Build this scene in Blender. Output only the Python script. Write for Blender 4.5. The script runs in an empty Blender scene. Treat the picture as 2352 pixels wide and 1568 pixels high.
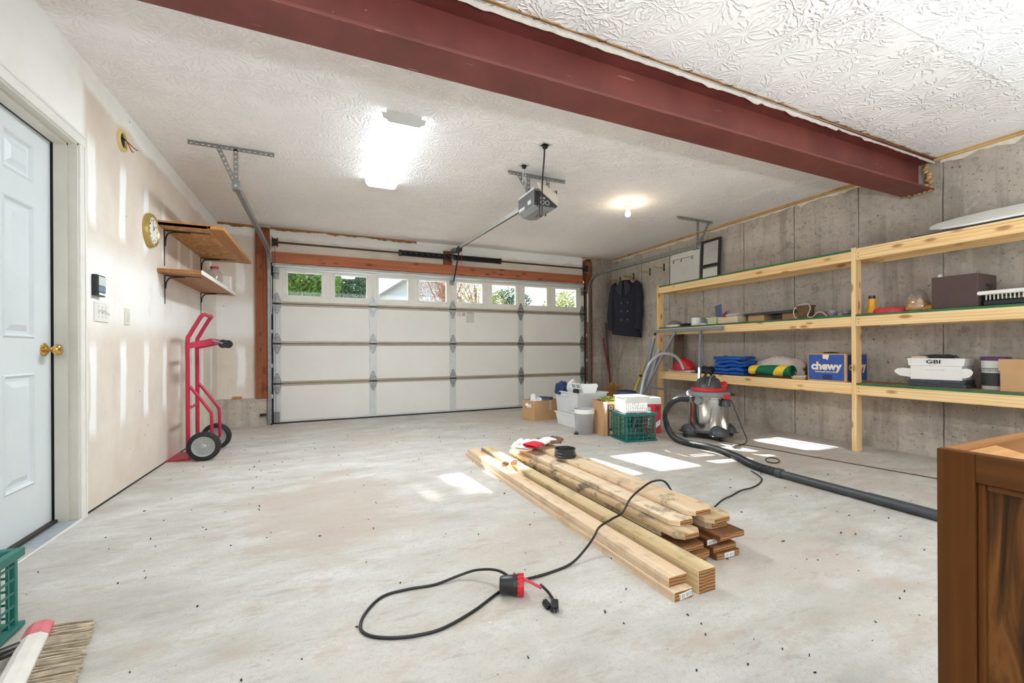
import bpy, math, random
from mathutils import Matrix, Vector, Euler, noise as mnoise
random.seed(7)
scene = bpy.context.scene
COL = scene.collection
# ------------------------------------------------------------------ camera
FPX, YAW, ROLL = 982.15, 0.4176854, -0.0046949
cd = bpy.data.cameras.new('camera'); cam = bpy.data.objects.new('camera', cd); COL.objects.link(cam)
cd.sensor_width = 36.0; cd.lens = FPX / 2352 * 36.0; cd.shift_y = 18.3 / 2352; cd.clip_start = .02; cd.clip_end = 300
fw = Vector((math.sin(YAW), math.cos(YAW), 0)); rt0 = Vector((math.cos(YAW), -math.sin(YAW), 0)); up0 = Vector((0, 0, 1))
rt = rt0 * math.cos(ROLL) + up0 * math.sin(ROLL); up = -rt0 * math.sin(ROLL) + up0 * math.cos(ROLL)
cam.matrix_world = Matrix(((rt.x, up.x, -fw.x, 0), (rt.y, up.y, -fw.y, 0), (rt.z, up.z, -fw.z, .975), (0, 0, 0, 1)))
scene.camera = cam
# ------------------------------------------------------------------ world, sun, exposure
EXPOSURE = 1.3
SUN = 17.0
TUBE, SIDE, FILL_UP, FILL_DOWN = 26.0, 3.7, 55.0, 11.0       # radiance of the ceiling diffuser and of the added fill lights
vs = scene.view_settings
scene.display_settings.display_device = 'sRGB'
vs.view_transform = 'Standard'; vs.look = 'None'; vs.exposure = EXPOSURE; vs.gamma = 1; vs.use_curve_mapping = False
w = bpy.data.worlds.new('sky'); scene.world = w; w.use_nodes = True
bg = w.node_tree.nodes['Background']; bg.inputs['Color'].default_value = (.86, .93, 1, 1); bg.inputs['Strength'].default_value = .95
sd = bpy.data.lights.new('sun', 'SUN'); so = bpy.data.objects.new('sun', sd); COL.objects.link(so)
sd.energy = SUN; sd.angle = math.radians(.55); sd.color = (1, .96, .9)
so.rotation_euler = Vector((.11, -1, -.497)).to_track_quat('-Z', 'Y').to_euler()
so.location = (0, 40, 25)
scene.cycles.max_bounces = 10; scene.cycles.diffuse_bounces = 6; scene.cycles.transparent_max_bounces = 24
scene.cycles.sample_clamp_indirect = 6; scene.cycles.caustics_reflective = False; scene.cycles.caustics_refractive = False

# ------------------------------------------------------------------ node helpers
class N:
    def __init__(s, name):
        s.m = bpy.data.materials.new(name); s.m.use_nodes = True; s.t = s.m.node_tree
        s.b = s.t.nodes['Principled BSDF']; s.o = s.t.nodes['Material Output']; s._c = None
    def n(s, ty, props=None, **ins):
        x = s.t.nodes.new(ty)
        for k, v in (props or {}).items(): setattr(x, k, v)
        for k, v in ins.items(): s.set(x, k, v)
        return x
    def set(s, x, k, v):
        k = int(k[1:]) if k[0] == '_' and k[1:].isdigit() else k.replace('__', ' ')
        i = x.inputs[k]
        if hasattr(v, 'links') or hasattr(v, 'is_output'): s.t.links.new(v, i)
        elif hasattr(v, 'outputs'): s.t.links.new(v.outputs[0], i)
        else: i.default_value = v
    def co(s):
        if s._c is None: s._c = s.n('ShaderNodeTexCoord').outputs['Object']
        return s._c
    def rnd(s):
        oi = s.n('ShaderNodeObjectInfo')
        v = s.n('ShaderNodeVectorMath', {'operation': 'SCALE'}, _0=(17., 31., 23.), Scale=oi.outputs['Random'])
        a = s.n('ShaderNodeVectorMath', {'operation': 'ADD'}, _0=s.co(), _1=v); return a.outputs[0]
    def map(s, v, sc=(1, 1, 1), rot=(0, 0, 0), loc=(0, 0, 0)):
        return s.n('ShaderNodeMapping', Vector=v, Scale=sc, Rotation=rot, Location=loc).outputs[0]
    def noise(s, v, scale, detail=3, rough=.55, dist=0):
        return s.n('ShaderNodeTexNoise', Vector=v, Scale=scale, Detail=detail, Roughness=rough, Distortion=dist).outputs['Fac']
    def vor(s, v, scale, feature='F1', out='Distance', rand=1):
        return s.n('ShaderNodeTexVoronoi', {'feature': feature}, Vector=v, Scale=scale, Randomness=rand).outputs[out]
    def ma(s, op, a, b=0., c=0., clamp=False):
        return s.n('ShaderNodeMath', {'operation': op, 'use_clamp': clamp}, _0=a, _1=b, _2=c).outputs[0]
    def mr(s, v, a, b, c=0., d=1.):
        return s.n('ShaderNodeMapRange', {'interpolation_type': 'SMOOTHSTEP'}, Value=v, From__Min=a, From__Max=b, To__Min=c, To__Max=d).outputs[0]
    def ramp(s, f, stops):
        r = s.n('ShaderNodeValToRGB', Fac=f); e = r.color_ramp.elements
        while len(e) < len(stops): e.new(.5)
        for i, (p, c) in enumerate(stops): e[i].position = p; e[i].color = (*c, 1)
        return r.outputs[0]
    def mix(s, f, a, b, mode='MIX'):
        x = s.n('ShaderNodeMix', {'data_type': 'RGBA', 'blend_type': mode})
        s.set(x, '_0', f)
        s.set(x, '_6', (*a, 1) if isinstance(a, tuple) else a); s.set(x, '_7', (*b, 1) if isinstance(b, tuple) else b)
        return x.outputs[2]
    def sep(s, v): return s.n('ShaderNodeSeparateXYZ', Vector=v).outputs
    def bump(s, h, strength=.3, dist=.01):
        x = s.n('ShaderNodeBump', Height=h, Strength=strength, Distance=dist); s.t.links.new(x.outputs[0], s.b.inputs['Normal'])
    def fin(s, col=None, rough=None, metal=None, spec=None):
        for k, v in (('Base Color', col), ('Roughness', rough), ('Metallic', metal), ('Specular IOR Level', spec)):
            if v is not None: s.set(s.b, k.replace(' ', '__'), (*v, 1) if isinstance(v, tuple) and len(v) == 3 else v)
        return s.m
def lin(r, g, b):
    f = lambda c: ((c / 255 + .055) / 1.055) ** 2.4 if c > 10 else c / 255 / 12.92
    return (f(r), f(g), f(b))
def sc3(c, k): return tuple(min(1., x * k) for x in c)
def plain(name, rgb, rough=.5, metal=0., var=.1, vs=9., bump=0., bs=80., spec=None):
    x = N(name); c = lin(*rgb); f = x.noise(x.rnd(), vs, 4)
    col = x.ramp(f, [(.3, sc3(c, 1 - var)), (.7, sc3(c, 1 + var))])
    if bump: x.bump(x.noise(x.co(), bs, 3), bump, .004)
    return x.fin(col, rough, metal, spec)
def wood(name, dark, light, axis='Y', knots=.0, rough=.6, fine=1., kcol=(95, 55, 28), dirt=0., dirtcol=(70, 62, 52), grain=1., spec=.35):
    x = N(name); i = 'XYZ'.index(axis)
    v = x.rnd(); s1 = [14. * grain] * 3; s1[i] = .7
    a = x.noise(x.map(v, tuple(s1)), 1.6, 3, .5, .6)
    s2 = [70.] * 3; s2[i] = 2.
    b = x.noise(x.map(v, tuple(s2)), 2., 2)
    f = x.ma('ADD', x.ma('MULTIPLY', a, .75), x.ma('MULTIPLY', b, .25 * fine))
    wv = x.n('ShaderNodeTexWave', {'wave_type': 'BANDS', 'bands_direction': 'XYZ'[(i + 1) % 3]}, Vector=x.map(v, tuple(s1)), Scale=.9, Distortion=5., Detail=2.).outputs['Fac']
    f = x.ma('ADD', x.ma('MULTIPLY', f, .8), x.ma('MULTIPLY', wv, .2))
    col = x.ramp(f, [(.28, lin(*dark)), (.5, sc3(tuple((p + q) / 2 for p, q in zip(lin(*dark), lin(*light))), 1)), (.72, lin(*light))])
    if knots:
        s3 = [12.] * 3; s3[i] = 4.5
        d = x.vor(x.map(v, tuple(s3)), 1.)
        col = x.mix(x.ma('MULTIPLY', x.mr(d, .10, .27, 1, 0), knots), col, lin(*kcol))
    if dirt:
        n = x.noise(v, 7., 8, .7); col = x.mix(x.ma('MULTIPLY', x.mr(n, .5, .64), dirt), col, lin(*dirtcol))
    x.bump(f, .25, .002)
    return x.fin(col, rough, 0., spec)
def emit(name, rgb, strength):
    x = N(name); e = x.n('ShaderNodeEmission', Color=(*rgb, 1), Strength=strength); x.t.links.new(e.outputs[0], x.o.inputs[0]); return x.m
def clear(name, tint=(1, 1, 1), gloss=.08, rough=.02, mixcol=None, mixf=0.):
    """thin see-through sheet: transparent + a little gloss (+ a milky diffuse share)"""
    x = N(name); t = x.n('ShaderNodeBsdfTransparent', Color=(*tint, 1)); g = x.n('ShaderNodeBsdfGlossy', Roughness=rough)
    s = x.n('ShaderNodeMixShader', _0=gloss, _1=t.outputs[0], _2=g.outputs[0]).outputs[0]
    if mixcol:
        d = x.n('ShaderNodeBsdfDiffuse', Color=(*lin(*mixcol), 1)); tr = x.n('ShaderNodeBsdfTranslucent', Color=(*lin(*mixcol), 1))
        dd = x.n('ShaderNodeMixShader', _0=.4, _1=d.outputs[0], _2=tr.outputs[0])
        s = x.n('ShaderNodeMixShader', _0=mixf, _1=s, _2=dd.outputs[0]).outputs[0]
    x.t.links.new(s, x.o.inputs[0]); return x.m

# ------------------------------------------------------------------ mesh helpers
class B:
    def __init__(s): s.v = []; s.f = []; s.m = Matrix()
    def at(s, loc=(0, 0, 0), rot=(0, 0, 0)): s.m = Matrix.Translation(loc) @ Euler(rot).to_matrix().to_4x4(); return s
    def add(s, vs, fs):
        k = len(s.v); s.v += [tuple(s.m @ Vector(p)) for p in vs]; s.f += [tuple(i + k for i in f) for f in fs]; return s
    def box(s, x0, x1, y0, y1, z0, z1):
        return s.add([(x, y, z) for z in (z0, z1) for y in (y0, y1) for x in (x0, x1)], [(0, 2, 3, 1), (4, 5, 7, 6), (0, 1, 5, 4), (2, 6, 7, 3), (0, 4, 6, 2), (1, 3, 7, 5)])
    def cb(s, c, d): return s.box(c[0] - d[0] / 2, c[0] + d[0] / 2, c[1] - d[1] / 2, c[1] + d[1] / 2, c[2] - d[2] / 2, c[2] + d[2] / 2)
    def bar(s, p0, p1, w, t, up=(0, 0, 1)):
        p0 = Vector(p0); p1 = Vector(p1); d = (p1 - p0).normalized(); u = Vector(up)
        sd = d.cross(u)
        if sd.length < 1e-4: sd = d.cross(Vector((1, 0, 0)))
        sd.normalize(); u = sd.cross(d)
        vs = []
        for p in (p0, p1):
            for a, b in ((-1, -1), (1, -1), (1, 1), (-1, 1)): vs.append(p + sd * a * w / 2 + u * b * t / 2)
        return s.add(vs, [(0, 1, 2, 3), (7, 6, 5, 4), (0, 4, 5, 1), (1, 5, 6, 2), (2, 6, 7, 3), (3, 7, 4, 0)])
    def tube(s, pts, r, n=8, closed=False, cap=True):
        pts = [Vector(p) for p in pts]; L = len(pts); rs = r if isinstance(r, (list, tuple)) else [r] * L
        tg = []
        for i in range(L):
            a = pts[i - 1] if (i or closed) else pts[0]; b = pts[(i + 1) % L] if (i < L - 1 or closed) else pts[-1]
            d = b - a; tg.append(d.normalized() if d.length > 1e-9 else Vector((0, 0, 1)))
        u = tg[0].orthogonal().normalized(); vs = []
        for i in range(L):
            u = (u - tg[i] * u.dot(tg[i]))
            u = u.normalized() if u.length > 1e-6 else tg[i].orthogonal().normalized()
            w2 = tg[i].cross(u)
            for k in range(n):
                a = 2 * math.pi * k / n; vs.append(pts[i] + (u * math.cos(a) + w2 * math.sin(a)) * rs[i])
        fs = []
        for i in range(L if closed else L - 1):
            j = (i + 1) % L
            for k in range(n): fs.append((i * n + k, i * n + (k + 1) % n, j * n + (k + 1) % n, j * n + k))
        if cap and not closed: fs.append(tuple(reversed(range(n)))); fs.append(tuple((L - 1) * n + k for k in range(n)))
        return s.add(vs, fs)
    def cyl(s, p0, p1, r, r2=None, n=16): return s.tube([p0, p1], [r, r if r2 is None else r2], n)
    def lathe(s, prof, n=24, c=(0, 0, 0), ax='Z', sx=1., sy=1.):
        vs = []
        for r, h in prof:
            for k in range(n):
                a = 2 * math.pi * k / n; p = (r * math.cos(a) * sx, r * math.sin(a) * sy, h)
                if ax == 'X': p = (p[2], p[0], p[1])
                elif ax == 'Y': p = (p[0], p[2], p[1])
                vs.append((p[0] + c[0], p[1] + c[1], p[2] + c[2]))
        L = len(prof); fs = [(i * n + k, i * n + (k + 1) % n, (i + 1) * n + (k + 1) % n, (i + 1) * n + k) for i in range(L - 1) for k in range(n)]
        return s.add(vs, fs)
    def prism(s, poly, h0, h1, ax='Z'):
        n = len(poly)
        def q(a, b, h): return (a, b, h) if ax == 'Z' else ((h, a, b) if ax == 'X' else (a, h, b))
        vs = [q(a, b, h0) for a, b in poly] + [q(a, b, h1) for a, b in poly]
        return s.add(vs, [tuple(reversed(range(n))), tuple(range(n, 2 * n))] + [(i, (i + 1) % n, n + (i + 1) % n, n + i) for i in range(n)])
    def ball(s, c, rx, ry=None, rz=None, nu=16, nv=10, v0=0., v1=1.):
        ry = ry or rx; rz = rz or rx; vs = []
        for j in range(nv + 1):
            t = math.pi * (v0 + (v1 - v0) * j / nv)
            for k in range(nu):
                a = 2 * math.pi * k / nu; vs.append((c[0] + rx * math.sin(t) * math.cos(a), c[1] + ry * math.sin(t) * math.sin(a), c[2] + rz * math.cos(t)))
        return s.add(vs, [(j * nu + k, (j + 1) * nu + k, (j + 1) * nu + (k + 1) % nu, j * nu + (k + 1) % nu) for j in range(nv) for k in range(nu)])
    def sheet(s, fn, nu, nv, closed_u=False):
        vs = [fn(i / nu, j / nv) for j in range(nv + 1) for i in range(nu + 1)]; k = nu + 1
        return s.add(vs, [(j * k + i, j * k + i + 1, (j + 1) * k + i + 1, (j + 1) * k + i) for j in range(nv) for i in range(nu)])
    def build(s, name, mat, parent=None, smooth=0, bevel=0., seg=2, solid=0., sub=0, loc=None, rot=None):
        me = bpy.data.meshes.new(name); me.from_pydata(s.v, [], s.f); me.update()
        if smooth:
            me.polygons.foreach_set('use_smooth', [True] * len(me.polygons)); me.set_sharp_from_angle(angle=math.radians(smooth))
        me.materials.append(mat)
        o = bpy.data.objects.new(name, me); COL.objects.link(o)
        if parent is not None: o.parent = parent
        if loc: o.location = loc
        if rot: o.rotation_euler = rot
        if solid: md = o.modifiers.new('solid', 'SOLIDIFY'); md.thickness = solid; md.offset = 0
        if sub: md = o.modifiers.new('sub', 'SUBSURF'); md.levels = md.render_levels = sub
        if bevel: md = o.modifiers.new('bevel', 'BEVEL'); md.width = bevel; md.segments = seg; md.limit_method = 'ANGLE'; md.angle_limit = math.radians(50)
        return o
def spl(pts, n=8, closed=False):
    P = [Vector(p) for p in pts]; L = len(P); out = []
    for i in range(L if closed else L - 1):
        p0 = P[i - 1] if (i or closed) else P[0] * 2 - P[1]; p1 = P[i]; p2 = P[(i + 1) % L]
        p3 = P[(i + 2) % L] if (i < L - 2 or closed) else P[-1] * 2 - P[-2]
        for k in range(n):
            t = k / n; out.append(.5 * (2 * p1 + (p2 - p0) * t + (2 * p0 - 5 * p1 + 4 * p2 - p3) * t * t + (3 * p1 - p0 - 3 * p2 + p3) * t ** 3))
    if not closed: out.append(P[-1])
    return out
def tag(o, label=None, cat=None, group=None, kind=None):
    if label: o['label'] = label
    if cat: o['category'] = cat
    if group: o['group'] = group
    if kind: o['kind'] = kind
    return o
def thing(name, label, cat, loc=(0, 0, 0), rz=0., group=None, rot=None):
    o = bpy.data.objects.new(name, None); COL.objects.link(o); o.empty_display_size = .05
    o.location = loc; o.rotation_euler = rot or (0, 0, rz); return tag(o, label, cat, group)
def dup(o, parent=None, loc=None, rz=None, label=None):
    c = o.copy(); COL.objects.link(c)
    if parent is not None: c.parent = parent
    if loc is not None: c.location = loc
    if rz is not None: c.rotation_euler = (0, 0, rz)
    if label: c['label'] = label
    for ch in list(o.children): dup(ch, c)
    return c
def text(name, body, size, mat, parent, loc, rot, ext=.0006, sx=1., bold=0.):
    c = bpy.data.curves.new(name, 'FONT'); c.body = body; c.size = size; c.extrude = ext; c.offset = bold; c.align_x = 'CENTER'; c.align_y = 'CENTER'; c.resolution_u = 3
    t = bpy.data.objects.new(name, c); COL.objects.link(t); bpy.context.view_layer.update()
    me = bpy.data.meshes.new_from_object(t.evaluated_get(bpy.context.evaluated_depsgraph_get()))
    bpy.data.objects.remove(t); bpy.data.curves.remove(c)
    me.materials.clear(); me.materials.append(mat)
    o = bpy.data.objects.new(name, me); COL.objects.link(o); o.parent = parent; o.location = loc; o.rotation_euler = rot; o.scale = (sx, 1, 1); return o
H = math.pi / 2
RXM = (H, 0, -H)    # text rotation: readable from the room on faces that look towards -X
RYM = (H, 0, 0)     # readable on faces that look towards -Y
def fz(x, y):
    x = min(max(x, -1.6), 5.); return (.018 - .0023 * (x + 1.21)) * max(0., min(8.4, 6.46 - y))
XL, XR, ZC = -1.212, 4.86, 2.605

def lettering(name, ink, ground, sc):
    """blurred, unreadable small print: broken strokes of ink on a ground colour"""
    x = N(name); n_ = x.noise(x.map(x.co(), sc), 1., 2, .5); return x.fin(x.mix(x.mr(n_, .44, .5), lin(*ground), lin(*ink)), .6)
# ------------------------------------------------------------------ shell materials
def m_floor():
    x = N('concrete_floor'); c = x.co()
    big = x.noise(c, .6, 5, .6); med = x.noise(c, 2.6, 6, .65); st = x.noise(x.map(c, (1., 2.4, 1), (0, 0, math.radians(-20))), 1.7, 8, .7)
    fine = x.noise(c, 70, 4, .7); grit = x.noise(c, 330, 2, .6)
    col = x.ramp(st, [(.28, lin(166, 159, 150)), (.45, lin(188, 184, 177)), (.6, lin(204, 201, 196)), (.78, lin(218, 216, 212))])
    col = x.mix(x.ma('MULTIPLY', x.mr(big, .46, .60), .8), col, lin(190, 179, 168))
    col = x.mix(x.ma('MULTIPLY', x.mr(med, .56, .74), .5), col, lin(222, 220, 217))
    col = x.mix(x.ma('MULTIPLY', x.mr(fine, .52, .68), .5), col, lin(168, 161, 153))
    col = x.mix(x.ma('MULTIPLY', x.mr(grit, .54, .68), .4), col, lin(136, 128, 120))
    p = x.sep(c)
    st2 = x.noise(x.map(c, (1.4, 2.6, 1), (0, 0, -.3), (3, 7, 0)), 3.2, 6, .72)
    col = x.mix(x.ma('MULTIPLY', x.mr(st2, .50, .68), .7), col, lin(178, 162, 148))
    st3 = x.noise(x.map(c, (1.1, 3.4, 1), (0, 0, -.3), (9, 2, 0)), 5.5, 6, .75)
    col = x.mix(x.ma('MULTIPLY', x.mr(st3, .56, .68), .55), col, lin(160, 149, 140))
    for ang, k in ((.9, .4), (-.5, .35), (2.1, .35)):
        sc_n = x.noise(x.map(c, (1.1, 55., 1), (0, 0, ang), (ang, 0, 0)), 1., 1); gate = x.mr(x.noise(c, 1.9 + ang * .2, 2), .54, .62)
        col = x.mix(x.ma('MULTIPLY', x.ma('MULTIPLY', x.mr(sc_n, .775, .80), gate), k), col, lin(112, 102, 94))
    dist = x.ma('SQRT', x.ma('ADD', x.ma('POWER', x.ma('MULTIPLY', x.ma('SUBTRACT', p[0], .02), 1.15), 2.), x.ma('POWER', x.ma('MULTIPLY', x.ma('SUBTRACT', p[1], 2.75), .8), 2.)))
    col = x.mix(x.ma('MULTIPLY', x.mr(x.ma('ADD', dist, x.ma('MULTIPLY', x.ma('SUBTRACT', st, .5), 1.6)), .35, .62, 1, 0), .55), col, lin(178, 162, 148))
    for sc, th, k, cc in ((7., .035, .8, (60, 52, 46)), (13., .05, .75, (90, 80, 70)), (4.3, .02, .9, (246, 244, 240))):
        d = x.vor(x.map(c, (1, 1.6, 0), (0, 0, .4)), sc); col = x.mix(x.ma('MULTIPLY', x.mr(d, th * .6, th, 1, 0), k), col, lin(*cc))
    h = x.ma('ADD', x.ma('MULTIPLY', fine, .5), x.ma('MULTIPLY', st, .6))
    x.bump(h, .2, .004)
    return x.fin(col, x.mr(med, .3, .7, .5, .72), 0., .35)
def m_ceiling(name, k=1., tint=(246, 242, 240)):
    x = N(name); c = x.co()
    wob = x.n('ShaderNodeVectorMath', {'operation': 'SCALE'}, _0=x.n('ShaderNodeTexNoise', Vector=c, Scale=9.).outputs['Color'], Scale=.06).outputs[0]
    cc = x.n('ShaderNodeVectorMath', {'operation': 'ADD'}, _0=c, _1=wob).outputs[0]
    tot = None
    for sc, off in ((4.2, 0.), (5.3, 5.3)):
        v0 = x.map(cc, (1, 1, 0), (0, 0, off), (off, off, 0))
        vn = x.n('ShaderNodeTexVoronoi', {'voronoi_dimensions': '2D'}, Vector=v0, Scale=sc)
        d = x.n('ShaderNodeVectorMath', {'operation': 'SUBTRACT'}, _0=v0, _1=vn.outputs['Position']).outputs[0]
        q = x.sep(d); ang = x.ma('ARCTAN2', q[1], q[0])
        s = x.ma('SINE', x.ma('ADD', x.ma('MULTIPLY', ang, 15.), x.ma('MULTIPLY', x.noise(c, 22., 2), 9.)))
        s = x.ma('POWER', x.ma('ADD', x.ma('MULTIPLY', s, .5), .5), 4.)
        fall = x.ma('MULTIPLY', x.mr(vn.outputs['Distance'], .06, .2), x.mr(vn.outputs['Distance'], .42, .75, 1, 0))
        t = x.ma('MULTIPLY', s, fall); tot = t if tot is None else x.ma('MAXIMUM', tot, t)
    gate = x.mr(x.noise(c, .8, 3), .34, .6, .35, 1.)
    h = x.ma('ADD', x.ma('MULTIPLY', tot, gate), x.ma('MULTIPLY', x.noise(c, 30, 3), .12))
    x.bump(h, .55 * k, .012)
    col = x.ramp(x.noise(c, 1.1, 4), [(.3, sc3(lin(*tint), .96)), (.7, sc3(lin(*tint), 1.02))])
    sp = x.vor(c, 9.); col = x.mix(x.mr(sp, .02, .035, .5, 0), col, lin(140, 128, 116))
    return x.fin(col, .8, 0., .2)
def box_mask(x, p, lo, hi, s):
    return x.ma('MULTIPLY', x.mr(p, lo - s, lo + s), x.mr(p, hi - s, hi + s, 1, 0))
def m_drywall(name, axis, first, clean):
    """unpainted drywall: tan board with bands and strokes of white joint compound over the studs"""
    x = N(name); c = x.co(); nz = x.n('ShaderNodeTexNoise', Vector=x.map(c, (1, 1, .5)), Scale=4., Detail=4.).outputs['Color']
    wob = x.n('ShaderNodeVectorMath', {'operation': 'SCALE'}, _0=x.n('ShaderNodeVectorMath', {'operation': 'SUBTRACT'}, _0=nz, _1=(.5, .5, .5)).outputs[0], Scale=.11).outputs[0]
    p = x.sep(x.n('ShaderNodeVectorMath', {'operation': 'ADD'}, _0=c, _1=wob).outputs[0]); a = p['XYZ'.index(axis)]; z = p[2]
    ph = x.ma('ABSOLUTE', x.ma('SUBTRACT', x.ma('FRACT', x.ma('ADD', x.ma('DIVIDE', x.ma('SUBTRACT', a, first), .41), 20.5)), .5))
    stud = x.mr(ph, .07, .15, 1, 0)
    rows = x.ma('MAXIMUM', box_mask(x, z, 1.72, 2.2, .06), box_mask(x, z, .5, 1.02, .06))
    m = x.ma('MULTIPLY', x.ma('MULTIPLY', stud, rows), .95)
    m = x.ma('MAXIMUM', m, x.ma('MULTIPLY', box_mask(x, z, 1.12, 1.6, .12), .85))
    m = x.ma('MAXIMUM', m, x.mr(z, 2.44, 2.49))
    if clean is not None: m = x.ma('MAXIMUM', m, x.mr(a, clean - .04, clean + .04, .95, 0))
    m = x.ma('MULTIPLY', m, x.mr(x.noise(c, 1.3, 4), .25, .5, .55, 1.))
    col = x.mix(m, x.ramp(x.noise(c, 2.2, 5, .6), [(.3, lin(214, 200, 185)), (.7, lin(233, 223, 212))]), lin(248, 247, 244))
    smud = x.noise(x.map(c, (2.5, 2.5, .6)), 1.4, 5, .7); col = x.mix(x.ma('MULTIPLY', x.mr(smud, .6, .8), .35), col, lin(172, 158, 146))
    d = x.vor(c, 5.5); col = x.mix(x.mr(d, .03, .045, .75, 0), col, lin(92, 78, 66))
    x.bump(x.ma('ADD', m, x.ma('MULTIPLY', x.noise(c, 60, 2), .2)), .12, .004)
    return x.fin(col, .85, 0., .15)
def m_concrete(name, axis, first, period=.63, tone=1.):
    x = N(name); c = x.co(); p = x.sep(c); a = p['XYZ'.index(axis)]
    f = x.noise(c, .9, 7, .62, .5); g = x.noise(x.map(c, (3, 3, .7)), 1.6, 6, .65); h = x.noise(c, 26, 4, .6)
    col = x.ramp(f, [(.3, sc3(lin(158, 148, 137), tone)), (.5, sc3(lin(186, 176, 164), tone)), (.7, sc3(lin(204, 195, 184), tone))])
    col = x.mix(x.ma('MULTIPLY', x.mr(g, .5, .72), .5), col, sc3(lin(208, 198, 186), tone))
    col = x.mix(x.ma('MULTIPLY', x.mr(g, .46, .3), .6), col, sc3(lin(134, 126, 116), tone))
    col = x.mix(x.ma('MULTIPLY', x.mr(h, .52, .7), .5), col, sc3(lin(142, 133, 122), tone))
    lvl = x.noise(x.map(c, (.3, .3, 5)), 1.2, 4); col = x.mix(x.ma('MULTIPLY', x.mr(lvl, .52, .66), .28), col, lin(214, 205, 195))
    drip = x.noise(x.map(c, (5., 5., .35), (0, 0, 0), (2, 3, 1)), 1.7, 5, .65); col = x.mix(x.ma('MULTIPLY', x.mr(drip, .54, .7), .45), col, sc3(lin(124, 114, 103), tone))
    col = x.mix(x.ma('MULTIPLY', x.mr(drip, .44, .3), .35), col, sc3(lin(214, 204, 190), tone))
    blot = x.noise(c, 6.5, 6, .72); col = x.mix(x.ma('MULTIPLY', x.mr(blot, .56, .7), .5), col, sc3(lin(128, 118, 106), tone)); col = x.mix(x.ma('MULTIPLY', x.mr(blot, .42, .3), .4), col, sc3(lin(216, 206, 192), tone))
    pit = None
    for s, th in ((9., .085), (21., .12), (46., .14), (80., .13)):
        d = x.mr(x.vor(c, s), th * .5, th, 1, 0); pit = d if pit is None else x.ma('MAXIMUM', pit, d)
    pit = x.ma('MULTIPLY', pit, x.mr(x.noise(c, 3., 3), .36, .52))
    col = x.mix(x.ma('MULTIPLY', pit, .75), col, lin(74, 66, 60))
    wv = x.ma('ADD', a, x.ma('MULTIPLY', x.noise(c, 5., 3), .012))
    fr = x.ma('ABSOLUTE', x.ma('SUBTRACT', x.ma('FRACT', x.ma('ADD', x.ma('DIVIDE', x.ma('SUBTRACT', wv, first), period), 20.5)), .5))
    seam = x.mr(fr, .004, .011, 1, 0)
    col = x.mix(x.ma('MULTIPLY', seam, x.mr(x.noise(c, 2.3, 2), .35, .55, .35, .85)), col, lin(84, 74, 66))
    x.bump(x.ma('SUBTRACT', x.ma('ADD', x.ma('MULTIPLY', h, .5), x.ma('MULTIPLY', blot, .6)), x.ma('ADD', pit, seam)), .5, .006)
    return x.fin(col, .9, 0., .2)
M = {}
M['floor'] = m_floor(); M['ceil'] = m_ceiling('stomped_ceiling', 1.05); M['ceil2'] = m_ceiling('stomped_ceiling_new', .8, (248, 248, 247))
M['drywall'] = m_drywall('bare_drywall', 'Y', 3.24, 3.16); M['drywall_back'] = m_drywall('bare_drywall_end', 'X', -.95, None)
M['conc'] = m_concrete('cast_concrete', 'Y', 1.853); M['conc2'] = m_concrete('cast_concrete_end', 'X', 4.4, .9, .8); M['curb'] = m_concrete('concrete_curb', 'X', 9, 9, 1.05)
M['white'] = plain('white_paint', (232, 230, 224), .5, var=.04); M['rear'] = plain('rear_wall_paint', (240, 237, 232), .8, var=.04)
M['dirtywhite'] = plain('worn_white_paint', (214, 209, 199), .55, var=.08, vs=3)
M['doorpaint'] = plain('entry_door_paint', (216, 222, 224), .42, var=.03, vs=3)
M['black'] = plain('black_rubber', (18, 18, 19), .6, var=.2); M['blackplastic'] = plain('black_plastic', (28, 29, 31), .38, var=.15)
M['brass'] = plain('polished_brass', (214, 176, 104), .16, 1., var=.05)
M['alu'] = plain('aluminium', (176, 178, 178), .38, .9, var=.12, vs=20)
M['galv'] = plain('galvanised_steel', (150, 152, 152), .42, .85, var=.2, vs=30)
M['galvpaint'] = plain('pale_galvanised', (206, 208, 207), .5, .2, var=.05, vs=12)
M['darksteel'] = plain('dark_steel', (74, 68, 62), .45, .8, var=.2)
M['doorpanel'] = plain('garage_door_panel', (230, 226, 220), .55, var=.03, vs=2.5, bump=.05, bs=150)
M['doorcream'] = plain('garage_door_cream', (230, 226, 216), .5, var=.03, vs=3)
M['striptan'] = plain('door_rail_tan', (170, 158, 142), .5, .1, var=.1, vs=6); M['stripdark'] = plain('door_rail_shadowed_gap', (108, 99, 89), .6, var=.12, vs=6)
M['redwood'] = wood('reddish_header_lumber', (150, 84, 54), (190, 118, 82), 'X', .8, .7)
M['redwoodz'] = wood('reddish_jamb_lumber', (112, 58, 34), (166, 98, 62), 'Z', .8, .7, dirt=.5, dirtcol=(82, 44, 28))
M['tanstrip'] = wood('sill_sealer', (170, 128, 74), (222, 190, 134), 'Y', 0, .8, dirt=.6, dirtcol=(120, 84, 48))
M['paper'] = plain('torn_drywall_paper', (226, 220, 210), .9, var=.1, vs=30, bump=.4)
M['tornbrown'] = plain('torn_brown_edge', (158, 116, 66), .9, var=.35, vs=25, bump=.4)
M['glass'] = clear('window_glass', (.97, .99, .99), .06)

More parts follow.
